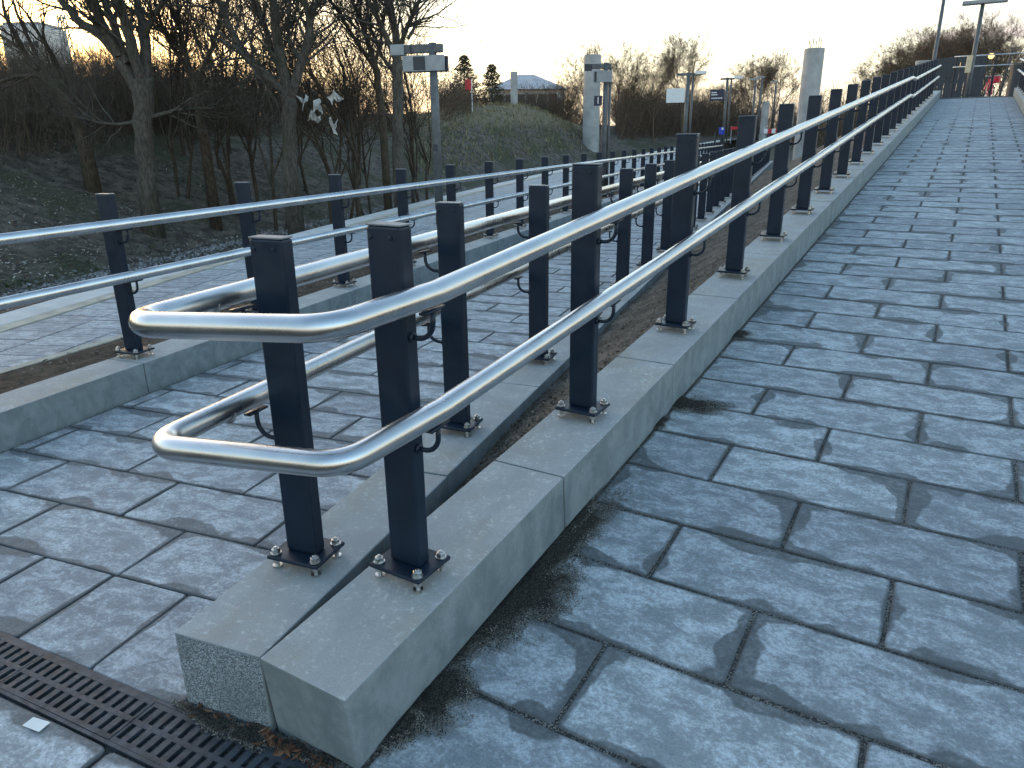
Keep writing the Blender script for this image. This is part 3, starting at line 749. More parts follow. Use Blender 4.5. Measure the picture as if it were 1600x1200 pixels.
# ------------------------------------------------------------------ bare trees
RMIN = [.0035]
def grow(m, p, d, L, r, lev, rn, top, sides=(7, 5, 4, 3, 3, 3), up=.25, kids=(7, 6, 5, 4, 3), fork=.62, wig=.22):
    n = max(2, min(6, int(L / .35) + 2)); pts = [p]; rs = [r]; q = Vector(p); dd = Vector(d).normalized(); dirs = [dd]
    for i in range(n):
        dd = (dd + Vector((rn.gauss(0, wig), rn.gauss(0, wig), rn.gauss(0, wig) + up * .5)) * .6).normalized()
        q = q + dd * (L / n); pts.append(q.copy()); rs.append(max(RMIN[0], r * (1 - .78 * (i + 1) / n))); dirs.append(dd)
    m.tube(pts, rs, sides[min(lev, 5)], cap=False)
    if lev >= top: return
    nk = kids[min(lev, len(kids) - 1)]
    for k in range(nk):
        t = .22 + .78 * (k + rn.random()) / nk; i = min(n - 1, int(t * n)); f = t * n - i
        b = pts[i].lerp(pts[i + 1], min(1, f)); rr = rs[i] * (1 - f) + rs[min(n, i + 1)] * f
        ax = dirs[i].cross(Vector((rn.gauss(0, 1), rn.gauss(0, 1), rn.gauss(0, 1)))).normalized()
        nd = (dirs[i] * rn.uniform(.55, 1.0) + ax * rn.uniform(.45, .95)).normalized(); nd.z += up * .4
        grow(m, b, nd, L * fork * rn.uniform(.65, 1.15) * (1.15 - .45 * t), rr * rn.uniform(.45, .68), lev + 1, rn, top, sides, up, kids, fork, wig)
def limb_tree(name, Y, trunk, limbs, seed, label, bark='bark', group=None, kid=12, top=3, rpx=None, jit=.9):
    """trunk and main limbs follow the photographed outline at the tree's real distance; the rest grows from them"""
    rn = random.Random(seed); root = empty(name, P(*trunk[0][:2], Y)); tag(root, label, 'tree', group)
    k = Y / FPX * 1.22
    inv = -root.location
    def path(lst, y0, y1):
        n = len(lst); out = []; rs = []
        for i, (x, y, w) in enumerate(lst):
            out.append(P(x, y, y0 + (y1 - y0) * i / max(1, n - 1)) + inv); rs.append(w * k)
        res = [out[0]]; rr = [rs[0]]
        for i in range(n - 1):
            for s in (1, 2, 3):
                t = s / 3; q = out[i].lerp(out[i + 1], t); w = rs[i] * (1 - t) + rs[i + 1] * t
                if s < 3: q += Vector((rn.gauss(0, .15), rn.gauss(0, .3), rn.gauss(0, .1))) * w * .8
                res.append(q); rr.append(w)
        return res, rr
    mt = MB(); pt, rt = path(trunk, Y, Y); base = pt[0] + Vector((0, 0, min(-.4, z_ground(root.location.x, Y) - .35 - root.location.z))); mt.tube([base] + pt, [rt[0] * 1.25] + rt, 12, cap=True)
    mt.build('trunk', MT[bark], root, smooth=True)
    mc = MB()
    for L in limbs:
        y1 = Y + rn.uniform(-jit, jit); pl, rl = path(L, Y, y1); mc.tube(pl, rl, 8, cap=False)
        n = len(pl)
        grow(mc, pl[-1], pl[-1] - pl[-2], rn.uniform(1.2, 2.0), rl[-1], 1, rn, top)
        for j in range(kid):
            t = .18 + .82 * (j + rn.random()) / kid; i = min(n - 2, int(t * (n - 1))); f = t * (n - 1) - i; b = pl[i].lerp(pl[i + 1], f); d0 = (pl[i + 1] - pl[i]).normalized()
            ax = d0.cross(Vector((rn.gauss(0, 1), rn.gauss(0, 1), rn.gauss(0, 1)))).normalized()
            grow(mc, b, d0 * .8 + ax * rn.uniform(.5, 1.0) + Vector((0, 0, .15)), rn.uniform(.8, 1.9), min(rl[i] * .5, .035), 1, rn, top)
    mc.build('crown', MT[bark], root, smooth=True)
    return root
limb_tree('bare_tree', 18.6, [(228, 285, 11), (227, 215, 10.5), (224, 150, 12), (222, 122, 12)],
  [[(216, 140, 8), (185, 85, 7), (160, 55, 6.5), (128, 38, 5), (98, 5, 4), (84, -25, 3)], [(186, 88, 5), (165, 45, 5), (150, 18, 4.5), (132, -18, 3.5)], [(200, 100, 5), (178, 40, 4.5), (166, 10, 4), (160, -25, 3)],
   [(222, 128, 7), (206, 75, 6.5), (196, 35, 5.5), (181, -15, 4)], [(226, 125, 7), (227, 60, 6), (222, 32, 5), (208, -20, 3.5)], [(227, 55, 3.5), (240, 25, 3), (253, 5, 2.6), (259, -18, 2)], [(230, 185, 3), (280, 172, 2), (320, 168, 1.2)], [(222, 190, 3), (180, 195, 2), (150, 192, 1.6), (135, 178, 1)]],
  1, 'thick forked grey trunk with many limbs, widest tree on the bank')
limb_tree('bare_tree', 18.2, [(452, 255, 9.5), (452, 215, 8.5), (453, 165, 9), (452, 142, 9)],
  [[(452, 150, 7), (437, 90, 6.5), (430, 40, 5.5), (424, -20, 4)], [(446, 145, 6), (410, 112, 5.5), (382, 85, 5), (362, 50, 4), (346, 10, 3), (336, -22, 2.5)], [(446, 118, 4), (424, 82, 3.5), (415, 45, 3), (400, 5, 2.2)], [(456, 148, 6), (469, 100, 5.5), (482, 62, 5), (483, 28, 4), (470, -18, 3)], [(482, 50, 3.5), (492, 12, 2.5), (500, -20, 2)], [(470, 98, 3), (450, 60, 2.5), (452, 20, 2)], [(345, 62, 2.5), (370, 75, 2), (395, 100, 1.5)]],
  2, 'slender grey tree forking low, its bole bare of ivy, beside the plastic scraps')
limb_tree('bare_tree', 18.8, [(622, 245, 7.5), (620, 190, 6.5), (621, 130, 6.5), (621, 95, 6)],
  [[(621, 100, 5), (619, 60, 4.5), (611, 20, 3.8), (600, -20, 3)], [(620, 98, 3.6), (600, 50, 3.2), (584, 18, 2.6), (560, -18, 2)], [(621, 80, 3), (638, 38, 2.6), (655, 2, 2)], [(638, 60, 2), (648, 40, 1.6), (652, 20, 1.2)], [(620, 120, 2.4), (598, 90, 2), (578, 40, 1.6)]],
  3, 'straight bare tree whose trunk rises behind the signpost with the double display', 'bark')
limb_tree('bare_tree', 19.8, [(132, 225, 8), (116, 180, 7), (98, 148, 6.5), (80, 128, 5.5)],
  [[(82, 130, 5), (45, 95, 4), (28, 65, 3), (12, 30, 2.2), (5, 8, 1.6)], [(98, 148, 4), (98, 118, 3), (78, 80, 2.6), (60, 52, 2)], [(60, 110, 2.6), (30, 75, 2.2), (0, 55, 1.8)], [(108, 162, 3.4), (60, 118, 2.8), (25, 120, 2), (-20, 135, 1.5)], [(90, 140, 3), (60, 95, 2.4), (35, 40, 1.8)]],
  4, 'crooked bare tree leaning away over the slope before the pale tower', 'bark2', kid=4)
limb_tree('bare_tree', 20.6, [(318, 210, 6), (312, 165, 5), (300, 120, 4.5), (294, 105, 4.2)],
  [[(296, 110, 3.6), (286, 72, 3), (279, 30, 2.4), (276, -15, 1.8)], [(305, 130, 2.6), (330, 80, 2.2), (345, 30, 1.8)], [(300, 118, 2.5), (268, 70, 2), (250, 30, 1.6)], [(290, 85, 2.4), (250, 45, 2), (222, 30, 1.6)]],
  5, 'thin stooping bare tree between the two thickest trunks', 'bark2')
limb_tree('bare_tree', 20.2, [(598, 190, 4.6), (592, 140, 4.2), (588, 110, 4), (582, 90, 3.8)],
  [[(584, 95, 3.4), (572, 55, 2.8), (545, -12, 2)], [(588, 110, 2.4), (560, 70, 2), (530, 20, 1.6)], [(586, 100, 2.2), (598, 50, 1.8), (604, 0, 1.4)]],
  6, 'slim bare tree leaning across towards the straight trunk by the signpost', 'bark2')
rn = random.Random(77)
TOPS = {}
def tree_meshes(seed, H, spread, top=4, stems=1, kids=(9, 6, 5, 4, 3), thin=1.0, up=.25):
    rn = random.Random(seed); mt, mc = MB(), MB()
    for s in range(stems):
        lean = Vector((rn.gauss(0, .06 + .08 * (stems - 1)), rn.gauss(0, .06 + .08 * (stems - 1)), 1)); h0 = H * rn.uniform(.22, .34); r0 = H * .014 * thin
        b = Vector((rn.gauss(0, .12) * (stems > 1), rn.gauss(0, .12) * (stems > 1), -1.2)); pts = [b]; rs = [r0 * 1.2]
        for k in range(1, 5): pts.append(b + lean * ((h0 + 1.2) * k / 4) + Vector((rn.gauss(0, .04), rn.gauss(0, .04), 0))); rs.append(r0 * (1.1 - .08 * k))
        mt.tube(pts, rs, 8)
        for k in range(5 if stems == 1 else 3):
            a = 6.283 * (k + rn.random() * .6) / 5; w = spread * rn.uniform(.25, .8) if k else .1
            d = Vector((math.cos(a) * w, math.sin(a) * w, 1)); grow(mc, pts[-1] - lean * rn.uniform(0, h0 * .35), d, H * rn.uniform(.5, .62), r0 * rn.uniform(.5, .75), 0, rn, top, kids=kids, up=up, fork=.56)
    r_ = (mt.mesh('trunk', True), mc.mesh('crown', True)); TOPS[r_[1].name] = max(v[2] for v in mc.v); return r_
def place_tree(name, me, px, Y, base_z, H0, H, label, group, mats, rz, wide=1.0):
    x = P(px, 150, Y).x; root = empty(name, (x, Y, base_z), rz); s = H / TOPS[me[1].name]; root.scale = (s * wide, s * wide, s); tag(root, label, 'tree', group)
    for nm, mm in zip(('trunk', 'crown'), me):
        if len(mm.materials) == 0: mm.materials.append(mats)
        link(nm, mm, None, root)
    return root
RMIN[0] = .0045
thinA = tree_meshes(31, 6.5, .6, 3, 1, (8, 5, 4, 3), .75); thinB = tree_meshes(32, 6.5, .75, 3, 2, (7, 5, 4, 3), .6)
SAPL = ['thin bare sapling beyond the crooked leaning tree', 'thin bare sapling between the thickest trunk and the stooping tree', 'thin bare sapling between the stooping tree and the slender grey tree', 'thin bare sapling behind the plastic scraps and the slender grey tree', 'thin bare sapling just behind the signpost and the straight trunk']
for i, (px, Y) in enumerate(((-60, 23), (258, 22), (275, 25), (350, 22.5), (385, 24), (408, 21.5), (500, 21.5), (520, 24), (548, 22), (566, 25), (640, 24), (655, 27), (345, 27), (470, 27))):
    x = P(px, 150, Y).x; zb = z_ground(x, Y)
    place_tree('bare_sapling', (thinA, thinB)[i % 2], px, Y, zb - .1, 6.5, rn.uniform(6.5, 9.5), SAPL[0 if px < 0 else 1 if px < 300 else 2 if px < 420 else 3 if px < 600 else 4], 'thin saplings on the railway bank', MT['bark2'], rn.uniform(0, 6))
RMIN[0] = .0055
crA = tree_meshes(41, 9, .75, 4, 1, (9, 7, 6, 5, 3), .8); crB = tree_meshes(42, 9, .6, 4, 2, (7, 6, 6, 5, 3), .7); crC = tree_meshes(43, 9, .95, 4, 1, (10, 7, 6, 5, 3), .8)
FARL = [(918, 56, 68, crB, 1.6, 'bare multi stemmed tree standing behind the tall concrete pier'), (962, 58, 68, crB, 1.6, None), (1025, 80, 68, crA, 1.4, 'bare rounded tree behind the white platform board'), (1068, 38, 70, crA, 1.4, 'tall bare tree with a pointed crown behind the white platform board'),
        (1178, 72, 84, crC, 1.6, 'bare rounded tree between the navy name sign and the leaning pier'), (1212, 70, 88, crA, 1.6, None), (1140, 112, 78, crC, 1.5, None), (890, 108, 60, crC, 1.5, 'low bare tree beside the shed roof'), (1368, 78, 66, crC, 2.2, None), (1402, 62, 64, crA, 2.2, None), (1432, 30, 62, crC, 2.2, 'broad bare tree left of the tall lamp pole over the ramp railing'), (1478, 22, 58, crC, 2.4, None), (1520, 14, 58, crA, 2.4, 'broad bare tree behind the lamp pole at the ramp top'), (1552, 42, 56, crC, 2.4, None), (1385, 66, 72, crB, 2.2, None), (1455, 26, 66, crA, 2.2, None), (1500, 18, 64, crC, 2.2, None), (1540, 28, 66, crB, 2.2, None)]
for i, (px, ty, Y, me, zb, lab) in enumerate(FARL):
    zt = P(px, ty, Y).z; H = (zt - zb)
    place_tree('distant_bare_tree', me, px, Y, zb, 9.3, H, lab or ('bare tree of the row seen over the ramp railing' if px > 1300 else 'bare tree of the far row beyond the platform'), ('bare trees beyond the ramp top' if px > 1300 else 'bare trees beyond the platform'), MT['twig_far'], rn.uniform(0, 6), 1.15 if me is crC else 1.0)
for px, ty, Y, lab in ((725, 86, 62, 'taller of two pointed conifers left of the shed'), (768, 100, 64, 'shorter of two pointed conifers left of the shed')):
    top = P(px, ty, Y); x = top.x; zb = 1.8; H = top.z - zb; root = empty('conifer_tree', (x, Y, zb)); tag(root, lab, 'tree')
    m = MB(); m.tube([(0, 0, -.8), (0, 0, H * .97)], [.12, .02], 6); m.build('trunk', MT['bark2'], root); m = MB()
    for k in range(2600):
        h = rn.random() ** .8; r = (1.05 - h) ** .7 * H * .34 * math.sqrt(rn.random()) * (.7 + .5 * abs(math.sin(h * 31))); a = rn.uniform(0, 6.28); leaf(m, Vector((r * math.cos(a), r * math.sin(a), H * (.08 + .92 * h) - r * .25)), rn.uniform(.15, .4), rn, .8)
    m.build('crown', MT['needle'], root)

# ------------------------------------------------------------------ undergrowth, leaves, grass on the bank
def shrub_mass(name, n, sample, hr, rr, mat, label, seed, fan=3, lean=.28):
    rn = random.Random(seed); m = MB()
    for k in range(n):
        x, y = sample(rn); z = z_ground(x, y) - .05; h = rn.uniform(*hr) * (.55 + .7 * fbm(x * .4, y * .4)); r = rn.uniform(*rr)
        p = Vector((x, y, z)); d = Vector((rn.gauss(0, lean), rn.gauss(0, lean), 1)).normalized(); a = p + d * h * .5 + Vector((rn.gauss(0, .06), rn.gauss(0, .06), 0)) * h; b = a + (d + Vector((rn.gauss(0, .25), rn.gauss(0, .25), 0))).normalized() * h * .5
        m.tube([p, a, b], [r, r * .75, r * .3], 3, cap=False)
        for j in range(fan):
            t = rn.uniform(.25, .95); q = p.lerp(a, t * 2) if t < .5 else a.lerp(b, t * 2 - 1); e = (d * .7 + Vector((rn.gauss(0, .7), rn.gauss(0, .7), rn.gauss(0, .3)))).normalized() * h * rn.uniform(.15, .4); m.tube([q, q + e], [r * .5, r * .22], 3, cap=False)
    return tag(m.build(name, MT[mat], smooth=False), label, 'undergrowth', kind='stuff')
def bank_near(rn):
    while True:
        px = rn.uniform(-120, 720); Y = rn.uniform(18.5, 30); x = P(px, 200, Y).x
        if tdist(x, Y) > 10.2 and (px > 190 or rn.random() < .4): return x, Y
def bank_far(rn):
    while True:
        px = rn.uniform(965, 1290); Y = rn.uniform(46, 105); x = P(px, 200, Y).x
        if tdist(x, Y) > 8.0: return x, Y
def bank_mid(rn):
    while True:
        px = rn.uniform(690, 940); Y = rn.uniform(36, 70); x = P(px, 200, Y).x
        if tdist(x, Y) > 11 and not (735 < px < 905 and Y < 62): return x, Y
shrub_mass('undergrowth', 7000, bank_near, (.5, 2.5), (.005, .012), 'twig', 'dense dark bramble and twig undergrowth beneath the bank trees', 1)
def bank_back(rn):
    while True:
        px = rn.uniform(-140, 720); Y = rn.uniform(29, 44); x = P(px, 200, Y).x
        if tdist(x, Y) > 10.2: return x, Y
def ramp_back(rn):
    px = rn.uniform(1225, 1720); Y = rn.uniform(58, 95); return P(px, 200, Y).x, Y
shrub_mass('wood_edge', 6500, bank_back, (.9, 3.0), (.008, .02), 'twig', 'tangled brown wood edge behind the bank trees', 5, 6, .4)
shrub_mass('ramp_brush', 4200, ramp_back, (1.6, 5.4), (.012, .028), 'twig_far', 'brown leafless brush behind the ramp railing', 6, 7, .45)
shrub_mass('far_thicket', 6000, bank_far, (.8, 5.6), (.010, .026), 'twig_far', 'brown leafless thicket on the far bank beyond the platform signs', 2, 6, .45)
shrub_mass('mid_thicket', 3000, bank_mid, (.4, 3.4), (.009, .022), 'twig_far', 'brown leafless scrub around the grassy mound and shed', 3, 6, .45)
rn = random.Random(90); m = MB(); mi = MB(); mg = MB()
for k in range(26000):
    px = rn.uniform(-80, 960); Y = 13 + 24 * rn.random() ** 1.6; x = P(px, 250, Y).x; t = tdist(x, Y)
    if t < 5.1 or t > 15: continue
    p = Vector((x, Y, z_ground(x, Y) + rn.uniform(.005, .05)))
    if fbm(x * .5 + 4, Y * .5) < .5 - .16 * sst(8.5, 5.5, t) : leaf(m, p, rn.uniform(.04, .10), rn, .6)
    else: leaf(mi, p + Vector((0, 0, rn.uniform(0, .06))), rn.uniform(.05, .12), rn, .9)
tag(m.build('leaf_litter', MT['leaf']), 'brown leaf litter scattered down the dark railway bank', 'leaves', kind='stuff')
tag(mi.build('ground_ivy', MT['ivy']), 'dark green ivy and weeds covering the foot of the bank', 'ivy', kind='stuff')
for k in range(24000):
    px = rn.uniform(640, 1240); Y = 24 + 36 * rn.random(); x = P(px, 220, Y).x; t = tdist(x, Y)
    if t < 6.6 or t > 26: continue
    p = Vector((x, Y, z_ground(x, Y) - .02)); h = rn.uniform(.12, .34); a = rn.uniform(0, 6.28); s = Vector((math.cos(a), math.sin(a), 0)) * rn.uniform(.02, .05); tip = p + Vector((rn.gauss(0, .1), rn.gauss(0, .1), h)); mg.add([p - s, p + s, tip], [(0, 1, 2)])
tag(mg.build('dry_grass', MT['grass']), 'dry winter grass over the mound beyond the track', 'grass', kind='stuff')
# torn plastic caught in the branches
def scrap(px, py, wpx, hpx, seed, label):
    rn = random.Random(seed); Y = 17.9; c = P(px, py, Y); k = Y / FPX; n = 7; m = MB()
    for i in range(n):
        for j in range(3):
            s = i / (n - 1) - .5; x = s * wpx * k * .85; z = (j - 1) * hpx * k * .42 * (1 - abs(s)) * rn.uniform(.5, 1.2) + math.sin(s * 6 + seed) * hpx * k * .4
            m.v.append((x + rn.gauss(0, .035), rn.gauss(0, .09), z + rn.gauss(0, .045)))
    for i in range(n - 1):
        for j in range(2): m.f.append((i * 3 + j, i * 3 + j + 1, i * 3 + 4 + j, i * 3 + 3 + j)); m.m.append(0)
    me = m.mesh('plastic_scrap', False); o = link('plastic_scrap', me, MT['plastic'], None, c); sm = o.modifiers.new('thick', 'SOLIDIFY'); sm.thickness = .006
    tag(o, label, 'litter', 'torn plastic in the branches')
scrap(496, 168, 26, 18, 1, 'largest torn pale plastic scrap, caught mid group in the branches'); scrap(523, 152, 20, 8, 2, 'uppermost torn pale plastic scrap stretched along a branch'); scrap(491, 184, 18, 9, 3, 'folded pale plastic scrap hanging below the largest scrap')
scrap(520, 193, 14, 18, 4, 'lowest curled pale plastic scrap, hanging apart from the others'); scrap(474, 158, 10, 8, 5, 'smallest pale plastic scrap, touching the slender grey trunk')

# ------------------------------------------------------------------ concrete piers
def pier(px, ytop, ybot, wpx, Y, label, rebar=True):
    top = P(px[0], ytop, Y); bot = P(px[1], ybot, Y); r = wpx / 2 * Y / FPX * 1.02
    root = empty('concrete_pier', (top.x, Y, bot.z)); H = top.z - bot.z; tag(root, label, 'pier', 'bridge piers without a deck')
    m = MB(); zs = [-1.5]
    k = 0
    while zs[-1] < H: zs.append(min(H, (k + 1) * 1.6)); k += 1
    for a, b in zip(zs, zs[1:]): m.tube([(0, 0, a), (0, 0, b - .02)], r, 28); m.tube([(0, 0, b - .02), (0, 0, b)], r - .012, 28)
    m.build('shaft', MT['concrete'], root, smooth=False)
    if rebar:
        for a in range(6):
            m = MB(); x, y = math.cos(a) * r * .6, math.sin(a) * r * .6; m.tube([(x, y, H - .02), (x + random.uniform(-.02, .02), y, H + random.uniform(.3, .5))], .018, 5); m.build('reinforcing_bar', MT['rail'], root)
    return root
pier((926, 924), 86, 216, 24, 57, 'tall round concrete pier standing on the mound behind the number sign')
pier((1273, 1262), 76, 230, 27, 42, 'tall round concrete pier rising above the ramp handrail, bars on top')
pier((1197, 1196), 159, 215, 10, 62, 'short round concrete pier seen between the platform masts', False)
pier((803, 803), 112, 165, 10, 60, 'thin round concrete pier in front of the hipped shed', False)
pier((1443, 1441), 95, 125, 20, 46, 'round concrete pier top just showing above the far ramp posts', False)

# ------------------------------------------------------------------ platform masts and signs
def text_mesh(s, size, name='digit'):
    cu = bpy.data.curves.new(name, 'FONT'); cu.body = s; cu.size = size; cu.extrude = .003; cu.align_x = 'CENTER'; cu.align_y = 'CENTER'
    o = bpy.data.objects.new(name, cu); COL.objects.link(o); bpy.context.view_layer.update()
    me = bpy.data.meshes.new_from_object(o.evaluated_get(bpy.context.evaluated_depsgraph_get())); bpy.data.objects.remove(o); me.name = name; return me
def mast(px, ytop, Y, label, name='platform_mast'):
    top = P(px, ytop, Y); zb = z_plat(Y); root = empty(name, (top.x, Y, zb)); tag(root, label, 'mast'); return root, top.z - zb, Y / FPX * 1.0
YAWM = -.22
def mbox(root, name, mat, x0, x1, y0, y1, z0, z1, bev=.008): return link(name, bbox(x0, x1, y0, y1, z0, z1, bev, name), MT[mat], root)
r_, H, k = mast(675.5, 67, 15.0, 'steel mast with lamp arm and boxed departure display beside the path'); r_.rotation_euler.z = YAWM
m = MB(); m.tube([(0, 0, -.05), (0, 0, 1.75), (0, 0, H)], [.085, .085, .075], 16); m.build('pole', MT['mast'], r_, smooth=True); mbox(r_, 'door_hatch', 'dark', -.05, .05, -.092, -.07, 1.42, 1.55)
mbox(r_, 'lamp_arm', 'mast', -.55, .20, -.06, .06, H - .17, H - .02); mbox(r_, 'lamp_head', 'grey', -.83, -.552, -.08, .08, H - .20, H - .01); mbox(r_, 'speaker_box', 'dark', -.44, -.40, -.066, .066, H - .175, H - .015)
mbox(r_, 'display_box', 'grey', -.58, .26, -.12, -.087, H - .50, H - .22); mbox(r_, 'display_screen', 'dark', -.36, -.12, -.128, -.1205, H - .48, H - .24); mbox(r_, 'display_back', 'dark', -.58, .26, .087, .16, H - .50, H - .22)
r_, H, k = mast(947.5, 98, 20.5, 'steel mast with display box and navy platform number sign'); r_.rotation_euler.z = YAWM
m = MB(); m.tube([(0, 0, -.05), (0, 0, H)], [.08, .07], 14); m.build('pole', MT['mast'], r_, smooth=True); m = MB(); m.tube([(.11, .02, -.05), (.11, .02, H - .02)], [.035, .035], 10); m.build('cable_tube', MT['mast'], r_, smooth=True)
mbox(r_, 'lamp_arm', 'mast', -.38, .14, -.05, .05, H - .14, H - .02); mbox(r_, 'lamp_head', 'dark', -.56, -.382, -.08, .08, H - .18, H - .02); mbox(r_, 'display_box', 'grey', -.33, .17, -.15, -.082, H - .48, H - .20); mbox(r_, 'display_screen', 'dark', -.29, -.23, -.158, -.151, H - .46, H - .22)
s_ = mbox(r_, 'number_sign', 'navy', -.30, -.085, -.02, .01, H - 1.05, H - .80); d_ = link('digit', text_mesh('1', .25), MT['white'], s_, (-.19, -.024, H - .925), (rad(90), 0, 0))
r_, H, k = mast(1076, 113, 36, 'steel lamp mast carrying a blank white board on the platform'); r_.rotation_euler.z = YAWM
m = MB(); m.tube([(0, 0, -.05), (0, 0, H)], [.10, .08], 12); m.build('pole', MT['mast'], r_, smooth=True); m = MB(); m.tube([(.22, .1, -.05), (.22, .1, H - .1)], [.05, .05], 8); m.build('cable_tube', MT['mast'], r_, smooth=True)
mbox(r_, 'lamp_arm', 'mast', -.55, .62, -.06, .06, H - .14, H - .03); mbox(r_, 'lamp_head', 'white', .30, .80, -.12, .12, H - .10, H + .04); mbox(r_, 'board', 'white', -.95, -.105, -.05, .0, H - 1.30, H - .68)
r_, H, k = mast(1137, 121, 50, 'steel lamp mast carrying a navy station name sign'); r_.rotation_euler.z = YAWM
m = MB(); m.tube([(0, 0, -.05), (0, 0, H)], [.10, .08], 12); m.build('pole', MT['mast'], r_, smooth=True); m = MB(); m.tube([(.25, .1, -.05), (.25, .1, H - .1)], [.05, .05], 8); m.build('cable_tube', MT['mast'], r_, smooth=True)
mbox(r_, 'lamp_arm', 'mast', -.45, .45, -.06, .06, H - .14, H - .03); mbox(r_, 'lamp_head', 'white', .40, .95, -.12, .12, H - .10, H + .06)
s_ = mbox(r_, 'name_sign', 'navy', -1.02, -.105, -.05, .0, H - 1.38, H - .70)
for (z0, segs) in ((.86, ((-.94, -.80), (-.78, -.62))), (.99, ((-.94, -.86), (-.84, -.70), (-.68, -.56))), (1.20, ((-.94, -.78), (-.76, -.55), (-.53, -.40), (-.38, -.24)))):
    for a, b in segs: mbox(s_, 'lettering_stroke', 'white', a, b, -.056, -.0505, H - z0 - .06, H - z0, .004)
for (px, yt, Y, lab) in ((1181, 124, 62, 'dark slim lamp mast, nearer of two thin masts before the short pier'), (1191, 121, 66, 'pale slim lamp mast beside the dark slim one before the short pier'), (1213, 128, 72, 'thin far mast standing behind the short concrete pier')):
    r_, H, k = mast(px, yt, Y, lab); m = MB(); m.tube([(0, 0, -.3), (0, 0, H)], [.11, .08], 10); m.build('pole', MT['mast'], r_, smooth=True); mbox(r_, 'lamp_head', 'grey', -.5, .2, -.1, .1, H - .05, H + .08)
# small things on the far platform
p = P(1127, 206, 46); r_ = empty('information_post', (p.x, 46, z_plat(46))); tag(r_, 'slim dark post with a blue sign panel on the far platform', 'sign'); h = p.z - z_plat(46)
m = MB(); m.tube([(0, 0, -.05), (0, 0, h + .3)], .05, 8); m.build('pole', MT['dark'], r_); mbox(r_, 'sign_panel', 'blue', -.17, .17, -.09, -.055, h - .16, h + .26); mbox(r_, 'emblem', 'white', -.02, .09, -.097, -.0905, h + .12, h + .24)
for px, lab in ((1119, 'slim dark bollard post just before the blue sign panel'), (1133, 'slim dark bollard post just past the blue sign panel')):
    q = P(px, 212, 46); o = empty('bollard_post', (q.x, 46.2, z_plat(46.2))); tag(o, lab, 'bollard'); m = MB(); m.tube([(0, 0, -.05), (0, 0, q.z - z_plat(46) + .15), (0, 0, q.z - z_plat(46) + .22)], [.06, .055, .03], 10); m.build('shaft', MT['dark'], o); m = MB(); m.tube([(0, 0, .02), (0, 0, .06)], .11, 12); m.build('foot_ring', MT['mast'], o)
def barrier(px, py, Y, w, lab, rz, plain_red=False):
    q = P(px, py, Y); o = empty('road_barrier', (q.x, Y, q.z - .9), rz); tag(o, lab, 'barrier', 'red and white barriers'); n = 6
    for z in ((.85,) if plain_red else (.45, .85)):
        for i in range(n): mbox(o, 'red_stripe' if i % 2 or plain_red else 'white_stripe', 'red' if i % 2 or plain_red else 'white', -w / 2 + w * i / n + .001, -w / 2 + w * (i + 1) / n - .001, -.03, .03, z - .1, z + .1, .006)
    for s in (-1, 1): mbox(o, 'leg', 'grey', s * w * .42 - .03, s * w * .42 + .03, .035, .08, -.2, 1.0); mbox(o, 'foot', 'dark', s * w * .42 - .08, s * w * .42 + .08, -.35, .40, -.28, -.205)
barrier(1212, 203, 34, 1.0, 'red and white striped barrier beside the foot of the short pier', -.3)
barrier(1153, 199, 58, 1.1, 'distant low red barrier at the far platform end', -.2, True)
# bollard tube in the same group of works: small white marker
p = P(737, 134, 50); o = empty('marker_flag', (p.x, 50, z_ground(p.x, 50))); tag(o, 'small red flag on a thin white stick on the mound', 'flag'); h = p.z - o.location.z
m = MB(); m.tube([(0, 0, -.2), (0, 0, h + .4)], .03, 6); m.build('stick', MT['white'], o); mbox(o, 'flag_cloth', 'red', -.42, -.035, -.02, .02, h - .25, h + .38)

# ------------------------------------------------------------------ distant buildings
a = P(760, 130, 78); b = P(886, 130, 78); zt = P(800, 111, 78).z; ze = P(800, 140, 78).z; zb = P(800, 165, 78).z - 1
r_ = empty('shed', ((a.x + b.x) / 2, 78, zb)); tag(r_, 'pale low shed with hipped sheet roof and dark doors beyond the mound', 'building'); w = (b.x - a.x) / 2; hE = ze - zb; hT = zt - zb
link('wall', bbox(-w * .94, w * .94, 0, 9, 0, hE, .03, 'wall'), MT['wall'], r_)
m = MB(); m.v = [(-w, -.6, hE), (w, -.6, hE), (w, 9.6, hE), (-w, 9.6, hE), (-w * .18, 4.5, hT), (w * .22, 4.5, hT)]; m.f = [(0, 1, 5, 4), (1, 2, 5), (2, 3, 4, 5), (3, 0, 4), (3, 2, 1, 0)]; m.m = [0] * 5; m.build('roof', MT['roof'], r_)
for i in range(6): x0 = -w * .8 + i * w * .27; mbox(r_, 'door', 'dark', x0, x0 + w * .2, -.05, -.005, .3, hE * .82)
a = P(8, 90, 190); b = P(72, 90, 190); zt = P(40, 38, 190).z; r_ = empty('tower_block', ((a.x + b.x) / 2, 190, 1.0)); tag(r_, 'pale tall tower block far behind the leaning tree', 'building'); w = (b.x - a.x) / 2; H = zt - 1
link('wall', bbox(-w, w, 0, 11, -3, H, .5, 'wall', 2), MT['wall'], r_); link('roof_ledge', bbox(-w * .9, w * .9, 1, 10, H + .005, H + .7, .1, 'roof_ledge'), MT['grey'], r_)
for i in range(4):
    for j in range(6): mbox(r_, 'window', 'dark', -w * .8 + i * w * .44, -w * .8 + i * w * .44 + w * .26, -.06, -.01, 3 + j * (H - 4) / 6, 3 + j * (H - 4) / 6 + 1.3, .02)
zt = P(100, 22, 180).z; x = P(108, 90, 180).x; r_ = empty('lattice_mast', (x, 180, 1)); tag(r_, 'tall tapering lattice mast beside the tower block', 'mast'); H = zt - 1
